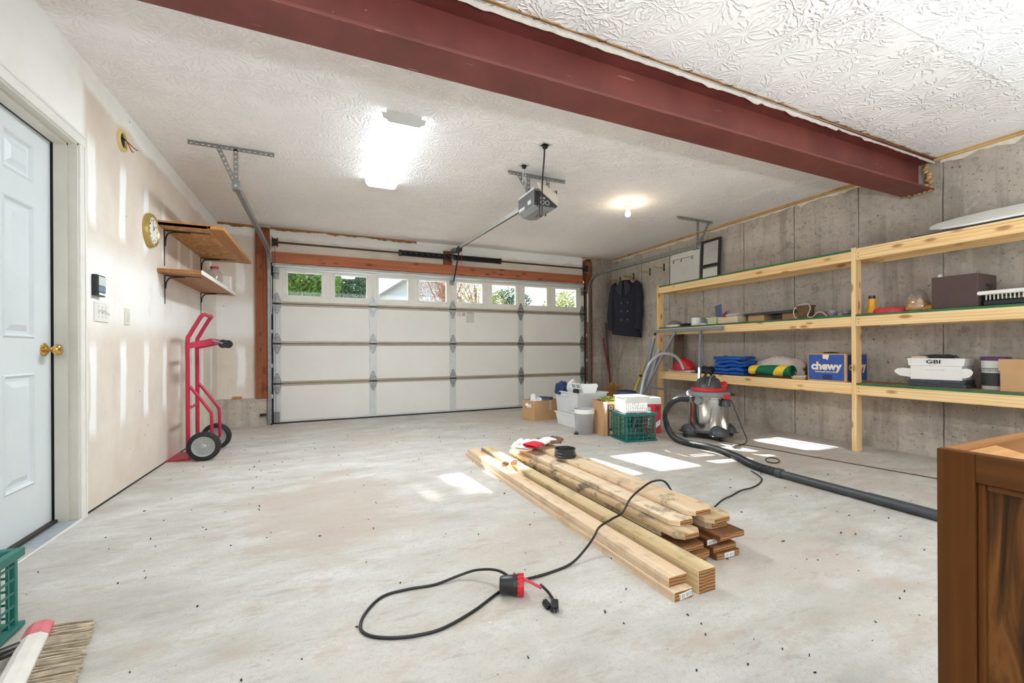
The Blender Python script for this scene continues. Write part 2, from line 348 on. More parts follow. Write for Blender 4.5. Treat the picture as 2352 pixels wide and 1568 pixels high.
# ------------------------------------------------------------------ floor, ceiling, walls
def seamx(y): return min(4.6, 3.775 + (3.134 - y) * .177)
Y0R, YB = -3.4, 6.7
def floor_piece(name, fa, fb, nx):
    def fn(u, v):
        y = Y0R + (YB - Y0R) * v; a, b = fa(y), fb(y); xx = a + (b - a) * u; return (xx, y, fz(xx, y))
    return B().sheet(fn, nx, 34).build(name, M['floor'], smooth=60)
fl = floor_piece('floor', lambda y: -1.6, lambda y: seamx(y) - .014, 20); tag(fl, 'stained grey concrete garage floor slab', kind='structure')
f2 = floor_piece('floor_strip', lambda y: seamx(y) + .014, lambda y: 5.0, 6); f2.parent = fl
g = B().sheet(lambda u, v: (seamx(Y0R + (YB - Y0R) * v) - .05 + .1 * u, Y0R + (YB - Y0R) * v, fz(4, Y0R + (YB - Y0R) * v) - .009), 1, 20).build('joint_filler', M['black'], fl)
B().box(-1.7, 5.2, Y0R - .2, YB, -.35, -.06).build('slab_base', M['curb'], fl)
cl = B().box(-1.6, 5.2, 1.17, 6.75, ZC, ZC + .15).build('ceiling', M['ceil']); tag(cl, 'white stomp-textured drywall ceiling', kind='structure')
B().box(-1.6, 5.2, Y0R - .2, 1.17, ZC - .004, ZC + .15).build('ceiling_panel', M['ceil2'], cl)
random.seed(3)
def ragged(n, L, w0, w1):
    return [(i / n * L, random.uniform(w0, w1)) for i in range(n + 1)]
def torn(name, p0, p1, dn, w0, w1, n, mat, parent, th=.006):
    """ragged strip along p0-p1 that hangs in direction dn"""
    p0 = Vector(p0); p1 = Vector(p1); dn = Vector(dn); b = B(); L = (p1 - p0); vs = []; prev = (w0 + w1) / 2
    for i in range(n + 1):
        prev = prev * .55 + .45 * random.uniform(w0, w1) if random.random() < .8 else random.uniform(w0, w1)
        a = p0 + L * i / n; vs += [a, a + dn * prev]
    b.add(vs, [(2 * i, 2 * i + 1, 2 * i + 3, 2 * i + 2) for i in range(n)]); return b.build(name, mat, parent, solid=th)
torn('torn_ceiling_edge', (-1.2, 1.885, ZC - .006), (4.86, 1.905, ZC - .006), (0, -.25, -1), .012, .04, 150, M['paper'], cl, .008)
torn('torn_paper_edge', (-1.2, 1.868, ZC - .004), (4.86, 1.888, ZC - .004), (0, -1, -.3), .004, .03, 130, M['tornbrown'], cl, .004)
nb = None
for i in range(16):
    X = .1 + i * .3 + random.uniform(-.08, .08); b = B().tube([(X, 1.87, ZC - .012), (X + random.uniform(.01, .04), 1.83, ZC - .02 - random.uniform(0, .03))], .0022, 6); b.build('nail', M['darksteel'], cl)
wl = B().box(XL - .25, XL, Y0R - .2, 2.1, -.1, ZC).box(XL - .25, XL, 2.1, 3.09, 2.115, ZC).box(XL - .25, XL, 3.09, YB, .012, ZC).build('wall_left', M['drywall']); B().sheet(lambda u, v: (XL + .0015, 3.135 + 3.24 * u, fz(XL, 3.135 + 3.24 * u) + .011 * v), 12, 1).build('base_gap', M['black'], wl, solid=.002); tag(wl, 'unpainted drywall side wall patched with white joint compound', kind='structure')
wr = B().box(XR, XR + .25, Y0R - .2, YB, -.1, ZC).build('wall_right', M['conc']); tag(wr, 'bare cast concrete side wall with form seams', kind='structure')
B().box(XR - .045, XR, 2.11, 6.45, ZC - .026, ZC).box(XR - .045, XR, Y0R, 1.89, ZC - .026, ZC).build('sill_sealer', M['tanstrip'], wr)
torn('torn_tape', (XR - .006, 2.12, ZC - .022), (XR - .006, 6.4, ZC - .022), (0, 0, -1), .006, .055, 90, M['paper'], wr)
torn('torn_tape', (XR - .006, Y0R, ZC - .022), (XR - .006, 1.86, ZC - .022), (0, 0, -1), .004, .06, 110, M['paper'], wr)
wk = B().box(XL - .3, XR + .3, Y0R - .25, Y0R, -.2, ZC).build('wall_rear', M['rear']); tag(wk, 'plain wall behind the viewer', kind='structure')
wb = B().box(XL - .2, -.62, 6.42, 6.7, .36, ZC).build('wall_back', M['drywall_back']); tag(wb, 'drywall end wall around the garage door', kind='structure')
B().box(-.62, 4.26, 6.475, 6.7, 2.1, ZC).build('header_drywall', M['drywall_back'], wb)
B().box(XL - .2, -.62, 6.385, 6.7, -.1, .36).build('concrete_curb', M['curb'], wb, bevel=.006)
B().box(4.39, XR + .2, 6.42, 6.7, -.1, ZC).build('concrete_return', M['conc2'], wb)
torn('torn_corner_tape', (-1.2, 6.418, ZC - .004), (1.3, 6.455, ZC - .004), (0, -.3, -1), .004, .05, 60, M['tornbrown'], wb)
torn('torn_corner_tape', (4.2, 6.415, ZC - .004), (4.84, 6.415, ZC - .004), (0, -.4, -1), .01, .045, 18, M['tanstrip'], wb)
# timber round the garage opening
t1 = B().box(-.60, 4.245, 6.435, 6.475, 2.142, 2.285).build('trim_1', M['redwood'], bevel=.004); tag(t1, 'reddish knotty timber header across the garage opening', kind='structure')
B().box(1.715, 1.85, 6.44, 6.475, 2.287, 2.50).build('centre_block', M['redwoodz'], t1, bevel=.004)
t2 = B().box(-.785, -.622, 6.36, 6.42, .362, 2.56).build('trim_2', M['redwoodz'], bevel=.004); tag(t2, 'brown timber jamb left of the garage door', kind='structure')
t3 = B().box(4.285, 4.40, 6.38, 6.60, .0, 2.53).build('trim_3', M['redwoodz'], bevel=.004); tag(t3, 'reddish timber jamb right of the garage door', kind='structure')
t4 = B().box(-.622, -.59, 6.50, 6.7, -.05, 2.15).box(4.262, 4.30, 6.52, 6.7, -.05, 2.15).box(-.62, 4.3, 6.515, 6.7, 2.12, 2.17).build('trim_4', M['black']); tag(t4, 'black rubber weather seal round the garage door', kind='structure')
B().box(-.622, -.602, 6.40, 6.50, .0, 2.13).build('side_seal', M['black'], t4)
B().box(4.284, 4.30, 6.42, 6.50, .0, 2.13).build('side_seal', M['black'], t4)

# ------------------------------------------------------------------ steel beam
x = N('red_oxide_steel'); c = x.co(); f = x.noise(c, 3, 4)
col = x.ramp(f, [(.3, lin(98, 46, 40)), (.7, lin(122, 61, 53))])
d = x.vor(x.map(c, (1, 3, 3)), 5.); col = x.mix(x.mr(d, .018, .03, .8, 0), col, lin(226, 206, 196))
sc_ = x.noise(x.map(c, (.7, 6, 6), (0, .3, .2)), 9, 2); col = x.mix(x.ma('MULTIPLY', x.mr(sc_, .72, .76), .5), col, lin(196, 150, 138))
M['beam'] = x.fin(col, .5, .0)
ZB = 2.335
bm = thing('steel_beam', 'long dark red steel I-beam across the ceiling', 'steel beam', (XL, 2.0, ZB))
L = XR - XL - .012
B().box(.006, L, -.105, .105, 0, .018).build('bottom_flange', M['beam'], bm, bevel=.003)
B().box(.006, L - .03, -.008, .008, .018, .252).build('web', M['beam'], bm)
B().box(.006, L, -.105, .105, .252, .268).build('top_flange', M['beam'], bm)
fo = B()
for i in range(9): fo.ball((L - .012 - random.uniform(0, .012), random.uniform(-.09, -.03), .03 + i * .024), .016, .022, .018, 8, 6)
fo.build('foam_packing', M['tanstrip'], bm, smooth=60)
fo = B()
for i in range(6): fo.ball((L - .02 - random.uniform(0, .03), -.09 + i * .036, -.006), .022, .018, .010, 8, 6)
fo.build('mortar_bed', M['tanstrip'], bm, smooth=60)
# ------------------------------------------------------------------ sectional garage door
gd = bpy.data.objects.new('door_1', None); COL.objects.link(gd); gd.location = (1.845, 6.46, 0)
tag(gd, 'closed white sectional garage door with a row of eight windows', 'garage door', kind='structure')
DW = 4.877 / 2; SH = .5335
STX = [-DW + .045, .67 - 1.845, 1.86 - 1.845, 3.03 - 1.845, DW - .045]
for k in range(3):
    for i in range(4):
        a, b = STX[i], STX[i + 1]
        B().box(a + .02, b - .02, .014, .05, k * SH + .02, (k + 1) * SH - .012).build('panel', M['doorpanel'], gd, bevel=.002)
for k in range(3):
    z = (k + 1) * SH
    B().box(-DW, DW, .0, .05, z + .003, z + .03).build('section_rail', M['striptan'], gd, bevel=.004)
    B().box(-DW, DW, .008, .05, z - .03, z - .003).build('section_rail', M['striptan'], gd, bevel=.004)
    B().box(-DW, DW, .016, .05, z - .003, z + .003).build('section_gap', M['stripdark'], gd)
B().box(-DW, DW, .006, .05, .018, .045).build('bottom_rail', M['galvpaint'], gd, bevel=.003)
B().box(-DW, DW, .0, .055, -.005, .018).build('bottom_seal', M['black'], gd, bevel=.004)
for i, sx_ in enumerate(STX):
    hw = .045 if i in (0, 4) else .048
    for k in range(3): B().box(sx_ - hw, sx_ + hw, .004, .05, k * SH + .045, (k + 1) * SH - .031).build('stile', M['galvpaint'], gd, bevel=.003)
# hinges: two pointed leaves and a knuckle
hp = [(-.012, .14), (.012, .14), (.05, .045), (.05, .012), (-.05, .012), (-.05, .045)]
hin = B().prism(hp, -.006, .001, 'Y'); hp2 = [(a, -b) for a, b in hp][::-1]; hin.prism(hp2, -.006, .001, 'Y')
hin = hin.build('hinge', M['galv'], gd, loc=(STX[0], .0, SH)); kn = B().cyl((-.052, -.008, 0), (.052, -.008, 0), .009, n=10).build('knuckle', M['darksteel'], hin, smooth=40)
bolts = B()
for q in (-1, 1):
    for z in (.03, .105): bolts.cyl((q * .018 if z < .05 else 0, -.006, z), (q * .018 if z < .05 else 0, -.01, z), .006, n=6).cyl((q * .018 if z < .05 else 0, -.006, -z), (q * .018 if z < .05 else 0, -.01, -z), .006, n=6)
bolts.build('bolts', M['galvpaint'], hin)
for k in range(3):
    for i in range(5):
        if k or i: dup(hin, gd, (STX[i], .0, (k + 1) * SH))
# window section: cream rails and mullions, then eight framed panes
WX = [-.22 + .588 * i - 1.845 + .008 for i in range(8)]; zw0, zw1 = 1.705, 2.035; ww = .222
zt = 2.134
B().box(-DW, DW, .012, .05, 3 * SH + .03, zw0 - .03).build('window_section_rail', M['doorcream'], gd, bevel=.003)
B().box(-DW, DW, .012, .05, zw1 + .03, zt).build('window_section_rail', M['doorcream'], gd, bevel=.003)
ed = [-DW] + sum([[q - ww - .03, q + ww + .03] for q in WX], []) + [DW]
for i in range(0, len(ed), 2): B().box(ed[i], ed[i + 1], .012, .05, zw0 - .03, zw1 + .03).build('mullion', M['doorcream'], gd, bevel=.003)
for i in (1, 2, 3):
    B().box(STX[i] - .03, STX[i] + .03, .004, .02, 3 * SH + .03, 2.06).build('stile', M['doorcream'], gd, bevel=.003)
wf = B(); t = .034
for (x0, x1, z0, z1) in ((-ww - .02, ww + .02, zw0 - .02, zw0 + .012), (-ww - .02, ww + .02, zw1 - .012, zw1 + .02), (-ww - .02, -ww + .014, zw0, zw1), (ww - .014, ww + .02, zw0, zw1)): wf.box(x0, x1, .0, .045, z0, z1)
for (x0, x1, z0, z1) in ((-ww - .045, ww + .045, zw0 - .045, zw0 - .02), (-ww - .045, ww + .045, zw1 + .02, zw1 + .045), (-ww - .045, -ww - .02, zw0 - .02, zw1 + .02), (ww + .02, ww + .045, zw0 - .02, zw1 + .02)): wf.box(x0, x1, .006, .03, z0, z1)
wf = wf.build('window_frame', M['white'], gd, bevel=.003, loc=(WX[0], 0, 0))
pn = B().box(-ww + .014, ww - .014, .022, .026, zw0 + .012, zw1 - .012).build('pane', M['glass'], wf)
for i in range(1, 8): dup(wf, gd, (WX[i], 0, 0))
M['strut'] = plain('pale_zinc_strut', (206, 209, 210), .4, .35, var=.05)
B().tube([(-DW + .02, -.012, 2.098), (DW - .02, -.012, 2.098)], .022, 14).box(-DW + .02, DW - .02, -.004, .012, 2.06, 2.128).build('strut', M['strut'], gd, smooth=40)
for sx_ in (-1, 1):
    xx = sx_ * (DW - .04)
    B().box(xx - .03, xx + .03, -.012, .01, 1.93, 2.07).box(xx - .035, xx + .035, -.05, -.012, 2.0, 2.03).build('top_bracket', M['galv'], gd, bevel=.003)
    B().cyl((xx + sx_ * .0, -.032, 2.015), (xx + sx_ * .062, -.032, 2.015), .007, n=8).cyl((xx + sx_ * .05, -.032, 2.015), (xx + sx_ * .075, -.032, 2.015), .022, n=14).build('roller', M['darksteel'], gd, smooth=40)
    for k in range(3):
        B().cyl((xx + sx_ * .0, -.022, (k + 1) * SH), (xx + sx_ * .062, -.022, (k + 1) * SH), .006, n=8).cyl((xx + sx_ * .05, -.022, (k + 1) * SH), (xx + sx_ * .072, -.022, (k + 1) * SH), .02, n=14).build('roller', M['darksteel'], gd, smooth=40)
    B().box(xx - .035, xx + .035, -.006, .012, .03, .16).build('bottom_bracket', M['galv'], gd, bevel=.003)
B().box(-.03, .03, -.03, .0, 1.98, 2.05).tube([(0, -.03, 2.03), (.0, -.05, 2.0), (0, -.035, 1.985)], .006, 8).build('arm_bracket', M['galv'], gd)
x = N('warning_print'); q = x.sep(x.co())
ln = x.ma('MULTIPLY', x.mr(x.ma('FRACT', x.ma('MULTIPLY', q[2], 90.)), .42, .5), x.mr(x.noise(x.map(x.co(), (140, 1, 60)), 1., 1), .42, .48))
col = x.mix(x.ma('MULTIPLY', ln, .55), lin(222, 216, 212), lin(90, 84, 84)); M['print'] = x.fin(col, .6)
for x0, x1, z0, z1 in ((1.93, 2.0, 1.50, 1.57), (2.012, 2.072, 1.50, 1.57), (2.085, 2.215, 1.40, 1.57)):
    s_ = B().box(x0 - 1.845, x1 - 1.845, .0115, .014, z0, z1).build('warning_label', M['print'], gd)
    if x1 > 2.1: text('label_heading', '! WARNING', .018, M['blackplastic'], s_, ((x0 + x1) / 2 - 1.845, .011, z1 - .016), RYM)
    elif x0 < 1.95: pass
    else: B().lathe([(.016, -.001), (.020, -.001), (.020, .0), (.016, .0), (.016, -.001)], 18, ((x0 + x1) / 2 - 1.845, .0112, z0 + .03), 'Y').box((x0 + x1) / 2 - 1.845 - .013, (x0 + x1) / 2 - 1.845 + .013, .0104, .0112, z0 + .028, z0 + .032).build('prohibition_mark', M['blackplastic'], s_)

# ------------------------------------------------------------------ entry door in the left wall
dr = bpy.data.objects.new('door_2', None); COL.objects.link(dr); dr.location = (-1.31, 2.6, .085)
tag(dr, 'pale grey six-panel entry door with brass knob', 'door', kind='structure')
def raised_panel(b, y0, y1, z0, z1):
    """frame groove and raised centre on a face at x=0 looking to +X"""
    def ring(a0, a1, xa, xb):
        o = [(xa, y0 + a0, z0 + a0), (xa, y1 - a0, z0 + a0), (xa, y1 - a0, z1 - a0), (xa, y0 + a0, z1 - a0)]; i = [(xb, y0 + a1, z0 + a1), (xb, y1 - a1, z0 + a1), (xb, y1 - a1, z1 - a1), (xb, y0 + a1, z1 - a1)]
        b.add(o + i, [(k, (k + 1) % 4, 4 + (k + 1) % 4, 4 + k) for k in range(4)])
    ring(0, .008, 0, .006); ring(.008, .02, .006, -.008); ring(.02, .034, -.008, -.009); ring(.034, .062, -.009, .003)
    a = .062; b.add([(.003, y0 + a, z0 + a), (.003, y1 - a, z0 + a), (.003, y1 - a, z1 - a), (.003, y0 + a, z1 - a)], [(0, 1, 2, 3)])
ys = [-.445, -.325, -.075, .075, .305, .452]; zs = [0, .235, .785, .955, 1.608, 1.724, 1.908, 2.015]
lf = B(); pb = []
for i in range(5):
    for j in range(7):
        if i in (1, 3) and j in (1, 3, 5): pb.append((ys[i], ys[i + 1], zs[j], zs[j + 1]))
        else: lf.add([(0, ys[i], zs[j]), (0, ys[i + 1], zs[j]), (0, ys[i + 1], zs[j + 1]), (0, ys[i], zs[j + 1])], [(0, 1, 2, 3)])
lf.add([(0, ys[0], 0), (0, ys[-1], 0), (0, ys[-1], 2.015), (0, ys[0], 2.015), (-.044, ys[0], 0), (-.044, ys[-1], 0), (-.044, ys[-1], 2.015), (-.044, ys[0], 2.015)], [(4, 7, 6, 5), (0, 4, 5, 1), (1, 5, 6, 2), (2, 6, 7, 3), (3, 7, 4, 0)])
lf.build('door_leaf', M['doorpaint'], dr)
for q in pb:
    b = B(); raised_panel(b, *q); b.build('door_panel', M['doorpaint'], dr)
kb = B().at((0, .39, .90)).lathe([(.0, 0), (.034, 0), (.034, .004), (.026, .009), (.013, .012), (.012, .03), (.018, .036), (.027, .046), (.029, .056), (.024, .066), (.012, .070), (0, .0705)], 24, ax='X').build('knob', M['brass'], dr, smooth=50)
# jamb, stop, seal, casing, threshold
cs = bpy.data.objects.new('trim_5', None); COL.objects.link(cs); tag(cs, 'worn white jamb and casing round the entry door', kind='structure'); cs.location = (XL, 2.6, 0)
ya, yb = 2.1 - 2.6, 3.09 - 2.6; zj = 2.115
B().box(-.20, .004, yb - .022, yb, .03, zj).build('jamb', M['dirtywhite'], cs); B().box(-.20, .004, ya, ya + .022, .03, zj).build('jamb', M['dirtywhite'], cs)
B().box(-.20, .004, ya, yb, zj - .022, zj).build('head_jamb', M['dirtywhite'], cs)
B().box(-.088, -.034, yb - .034, yb - .022, .05, zj - .022).build('stop', M['dirtywhite'], cs); B().box(-.088, -.034, ya, yb - .022, zj - .034, zj - .022).build('stop', M['dirtywhite'], cs)
B().box(-.102, -.088, yb - .030, yb - .010, .06, zj - .022).box(-.102, -.088, ya, yb - .022, zj - .034, zj - .02).build('weather_strip', M['black'], cs)
B().box(0, .014, yb - .012, yb + .042, .02, zj - .0125).build('casing', M['white'], cs, bevel=.004); B().box(.014, .018, yb + .03, yb + .042, .02, zj - .0125).build('casing_bead', M['white'], cs, bevel=.003)
B().box(0, .014, ya - .04, yb + .042, zj - .012, zj + .05).build('head_casing', M['white'], cs, bevel=.004)
B().box(.0142, .018, ya - .04, yb + .042, zj + .036, zj + .05).build('casing_bead', M['white'], cs, bevel=.003)
B().box(0, .014, ya - .04, ya + .012, .02, zj - .0125).build('casing', M['white'], cs, bevel=.004)
M['sill'] = plain('worn_aluminium_sill', (168, 174, 180), .45, .3, var=.18, vs=8)
B().box(-.20, .012, ya + .02, yb - .02, .0, .068).build('threshold', M['sill'], cs, bevel=.004)
B().box(-.11, -.075, ya + .02, yb - .022, .068, .084).build('threshold_ridge', M['darksteel'], cs, bevel=.004)
B().box(.0125, .02, ya + .02, yb - .02, .0, .071).build('threshold_edge', M['white'], cs)
bk = B().box(-1.46, -1.40, 2.0, 3.2, -.05, 2.3).build('trim_6', M['black']); tag(bk, 'dark void behind the entry door leaf', kind='structure')
# ------------------------------------------------------------------ ceiling lights and added fill lights
M['diff'] = emit('lit_diffuser', (.855, .945, 1), TUBE); M['diffside'] = emit('lit_diffuser_side', (.855, .945, 1), SIDE); M['fillup'] = emit('fill_light_up', (.855, .945, 1), FILL_UP); M['filldown'] = emit('fill_light_down', (.855, .945, 1), FILL_DOWN); M['bulb'] = emit('lit_bulb', (1, .82, .58), 40)
M['fixture'] = plain('fixture_enamel', (206, 206, 202), .4, var=.04)
M['porcelain'] = plain('porcelain', (236, 226, 204), .3, var=.04)
def fluorescent(label, loc):
    t = thing('fluorescent_light', label, 'ceiling light', loc)
    B().box(-.10, .10, -.62, .62, -.03, 0).build('housing', M['fixture'], t, bevel=.004)
    for s in (-1, 1):
        B().prism([(-.15, -.02), (.15, -.02), (.14, -.052), (.105, -.075), (-.105, -.075), (-.14, -.052)], s * .635 - .007, s * .635 + .007, 'Y').build('end_cap', M['fixture'], t)
        B().box(-.12, .12, s * .635 - .006, s * .635 + .006, -.03, 0).build('end_plate', M['fixture'], t)
    B().prism([(-.148, -.022), (.148, -.022), (.138, -.052), (.125, -.066), (-.125, -.066), (-.138, -.052)], -.628, .628, 'Y').build('diffuser_side', M['diffside'], t)
    B().prism([(-.125, -.066), (.125, -.066), (.108, -.074), (-.108, -.074)], -.628, .628, 'Y').build('diffuser', M['diff'], t)
    return t
def fill_light(label, loc, k=1.):  # fill light added out of view to brighten ceiling and room evenly
    t = thing('fill_light', label, 'added fill light', loc); z = 1.0; L = .62 * k
    B().box(-L, L, -.07, .07, z - .012, z).build('tray', M['fixture'], t)
    B().box(-L + .02, L - .02, -.06, .06, z + .001, z + .012).build('upper_fill', M['fillup'], t); B().box(-L + .02, L - .02, -.06, .06, z - .024, z - .013).build('lower_fill', M['filldown'], t)
    B().cyl((0, 0, .25), (0, 0, z - .024), .014, n=10).build('pole', M['galv'], t)
    for a in (.5, 2.6, 4.7): B().tube([(0, 0, .5), (.3 * math.cos(a), .3 * math.sin(a), .01)], .010, 8).build('leg', M['galv'], t)
    return t
fluorescent('glowing white fluorescent fixture on the ceiling beside the door opener', (.525, 3.63, ZC))
fill_light('fill light on a tripod added out of view behind the viewer on the left', (.2, -.9, fz(.2, -.9)), .9)
fill_light('wide fill light on a tripod added out of view behind the viewer on the right', (2.5, -.8, fz(2.5, -.8)), 1.5)
t = thing('bulb_holder', 'bare lit bulb in a round white ceiling socket', 'light bulb', (3.128, 3.839, ZC))
B().lathe([(0, 0), (.062, 0), (.062, -.010), (.05, -.018), (.026, -.022), (.022, -.06), (.019, -.07), (0, -.07)][::-1], 28).build('socket', M['porcelain'], t, smooth=40)
B().lathe([(0, -.155), (.014, -.152), (.026, -.142), (.030, -.126), (.027, -.110), (.018, -.094), (.014, -.08), (.014, -.068), (0, -.068)], 20).build('bulb', M['bulb'], t, smooth=60)

# ------------------------------------------------------------------ perforated angle, tracks, springs
def perf(b, p0, p1, w, t, up=(0, 0, 1), pitch=.038, hole=.5):
    """flat perforated strip: two edge bars and the bridges between the holes"""
    p0 = Vector(p0); p1 = Vector(p1); d = (p1 - p0); L = d.length; d.normalize(); u = Vector(up); s = d.cross(u)
    if s.length < 1e-4: s = d.cross(Vector((1, 0, 0)))
    s.normalize(); e = w * (1 - hole) / 2
    for q in (-1, 1): o = s * q * (w - e) / 2; b.bar(p0 + o, p1 + o, e, t, up)
    n = max(1, int(L / pitch)); g = pitch * (1 - hole * .8)
    for i in range(n + 1):
        c = p0 + d * (L * i / n); a = max(0, L * i / n - g / 2); z = min(L, L * i / n + g / 2); b.bar(p0 + d * a, p0 + d * z, w * hole, t, up)
    return b
def sweep(b, X, path, prof):
    P = [Vector((0, y, z)) for y, z in path]; vs = []; n = len(prof)
    for i, p in enumerate(P):
        d = (P[min(i + 1, len(P) - 1)] - P[max(i - 1, 0)]).normalized(); nm = Vector((0, -d.z, d.y))
        for a, c in prof: vs.append(p + Vector((X + a, 0, 0)) + nm * c)
    fs = [(i * n + k, i * n + (k + 1) % n, (i + 1) * n + (k + 1) % n, (i + 1) * n + k) for i in range(len(P) - 1) for k in range(n)]
    fs += [tuple(range(n))[::-1], tuple((len(P) - 1) * n + k for k in range(n))]
    return b.add(vs, fs)
def cprof(s):   # channel open towards the door centre
    a, h, e = .019, .026, .0022
    o = [(a, -h + .006), (a, -h), (-a, -h), (-a, h), (a, h), (a, h - .006), (a - e, h - .006), (a - e, h - e), (-a + e, h - e), (-a + e, -h + e), (a - e, -h + e), (a - e, -h + .006)]
    return [(s * p, q) for p, q in o]
def track(name, label, X, s, yend, zend, hang):
    t = thing('door_track', label, 'track', (X, 6.36, 0))
    R = .30; zc = 2.27 - R; path = [(0, .03), (0, .8), (0, zc)]
    path += [(-R + R * math.cos(a), zc + R * math.sin(a)) for a in [i * H / 10 for i in range(1, 10)]] + [(-R, 2.27), (yend - 6.36, zend)]
    sweep(B(), 0, path, cprof(s)).build('rail', M['galv'], t, smooth=30)
    for z in (.35, .75, 1.2): B().box(-s * .012 - .02, -s * .012 + .02, .02, .045, z, z + .05).build('jamb_bracket', M['galvpaint'], t, bevel=.002)
    B().box(-s * .025 - .002, -s * .025 + .002, -.02, .055, 1.45, 1.95).build('flag_plate', M['galvpaint'], t)
    ye = yend - 6.36; x0, x1, xv, xd = [q - X for q in hang]
    b = B(); perf(b, (x0, ye, ZC - .018), (x1, ye, ZC - .018), .034, .003, (0, 1, 0)); perf(b, (x0, ye + .016, ZC - .002), (x1, ye + .016, ZC - .002), .032, .003); b.build('ceiling_angle', M['galv'], t)
    perf(B(), (xv, ye, ZC - .02), (xv, ye, zend - .03), .034, .003, (0, 1, 0)).build('hanger', M['galv'], t)
    perf(B(), (xd, ye - .004, ZC - .02), (xv, ye - .004, zend + .0), .034, .003, (0, 1, 0)).build('brace', M['galv'], t)
    B().box(-.028, .028, ye - .01, ye + .07, zend - .035, zend + .035).build('end_plate', M['galv'], t, bevel=.003)
    B().cyl((0, ye - .02, zend - .01), (0, ye - .002, zend - .01), .009, n=6).build('bolt', M['galvpaint'], t)
    return t
track('l', 'galvanised door track hung from the ceiling near the wall shelves', -.625, -1, 4.02, 2.30, (-.94, -.355, -.625, -.745))
track('r', 'galvanised door track hung from the ceiling beside the concrete wall', 4.315, 1, 3.97, 2.262, (4.0, 4.585, 4.33, 4.52))
t = thing('torsion_spring', 'black torsion springs on a steel shaft above the garage door', 'spring', (1.845, 6.36, 2.392))
B().cyl((-2.43, 0, 0), (2.42, 0, 0), .0125, n=12).build('shaft', M['darksteel'], t, smooth=40)
for a, b_ in ((-.80, -.045), (.0, .77)):
    pr = [(.0, a)]; n = 76
    for i in range(n): x0 = a + (b_ - a) * i / n; x1 = a + (b_ - a) * (i + .5) / n; pr += [(.037, x0), (.042, x1)]
    pr += [(.0, b_)]; B().lathe(pr, 16, ax='X').build('spring_coil', M['blackplastic'], t, smooth=20)
    for e in (a, b_): B().cyl((e - .018, 0, 0), (e + .018, 0, 0), .046, n=14).build('winding_cone', M['darksteel'], t, smooth=30)
for i in range(9): B().bar((-.76 + i * .085, -.0425, .006), (-.72 + i * .085, -.0425, -.006), .003, .002).build('paint_mark', M['galvpaint'], t)
for s, lb in ((-1, 0), (1, 1)):
    e = s * 2.40
    B().lathe([(.0, -.03), (.055, -.03), (.058, -.024), (.046, -.018), (.046, .012), (.05, .018), (.06, .022), (.06, .03), (0, .03)], 20, (e, 0, 0), 'X').build('cable_drum', M['darksteel'], t, smooth=30)
    B().box(e + s * .035 - .003, e + s * .035 + .003, -.06, .05, -.07, .07).build('end_bearing_plate', M['galv'], t, bevel=.002)
    B().cyl((e, -.046, 0), (e, -.03, -2.3), .002, n=6).build('lift_cable', M['darksteel'], t)
B().box(-.035, -.005, -.03, .075, -.06, .06).build('centre_plate', M['galv'], t, bevel=.002)

# ------------------------------------------------------------------ opener
M['opgrey'] = plain('opener_grey', (92, 92, 92), .45, var=.05); M['opdark'] = plain('opener_charcoal', (58, 56, 56), .5, var=.08); M['opbelly'] = plain('opener_belly', (132, 132, 130), .45, var=.05)
M['lens'] = plain('opener_lens', (214, 204, 188), .5, var=.04)
M['printwhite'] = plain('white_print', (235, 235, 232), .6, var=.02); M['cordblack'] = plain('black_cord', (20, 20, 21), .42, var=.1)
t = thing('garage_door_opener', 'grey ceiling garage door opener with long rail and hanging straps', 'door opener', (1.855, 3.575, 2.27))
B().prism([(-.115, .0), (-.115, .155), (.115, .155), (.115, .0), (.07, -.03), (0, -.042), (-.07, -.03)], -.155, .165, 'Y').build('body', M['opbelly'], t, bevel=.006)
B().box(-.119, -.114, -.165, .17, .005, .14).build('side_cover', M['opgrey'], t, bevel=.004); B().box(.114, .119, -.165, .17, .005, .16).build('side_cover', M['opgrey'], t, bevel=.004)
B().box(-.112, .112, -.166, -.154, .0, .13).build('rear_cover', M['opdark'], t, bevel=.004)
B().prism([(-.093, .20), (-.055, .126), (.024, .073), (.115, .014), (.118, .108), (.063, .14), (-.016, .18)], -.186, -.1665, 'Y').build('light_lens', M['lens'], t, bevel=.003)
B().box(-.118, -.112, -.16, .165, .14, .158).build('top_trim', M['fixture'], t)
M['opprint'] = lettering('opener_print', (235, 235, 232), (150, 150, 148), (10, 150, 60))
B().box(-.1200, -.1192, .03, .155, .022, .042).build('maker_print', M['opprint'], t); B().box(-.1200, -.1192, .03, .155, .012, .016).build('underline', M['printwhite'], t); B().box(-.1200, -.1192, -.10, -.035, .03, .066).build('power_print', M['opprint'], t)
for xx in (-.005, .045): B().lathe([(.017, 0), (.021, 0), (.021, .001), (.017, .001), (.017, 0)], 18, (xx - .03, -.1675, .03), 'Y').build('dial_mark', M['printwhite'], t)
for zz in (.062, .072): B().box(-.06, -.005, -.1675, -.166, zz, zz + .004).build('print_line', M['printwhite'], t)
B().box(-.012, -.009, -.07, .02, -.05, -.045).cyl((.06, -.05, -.035), (.06, -.05, -.05), .006, n=8).build('belly_button', M['opdark'], t)
B().bar((0, .15, .125), (0, 2.70, .225), .026, .045).build('rail', M['galvpaint'], t, bevel=.003); B().bar((0, .15, .10), (0, 2.68, .20), .012, .006).build('chain', M['darksteel'], t)
b = B(); perf(b, (-.30, -.01, .318), (.295, -.01, .318), .034, .003, (0, 1, 0)); perf(b, (-.30, .006, .333), (.295, .006, .333), .032, .003); b.build('ceiling_angle', M['galv'], t)
for xx in (-.10, .105): perf(B(), (xx, -.013, .31), (xx, -.013, .15), .034, .003, (0, 1, 0)).build('hanger', M['galv'], t)
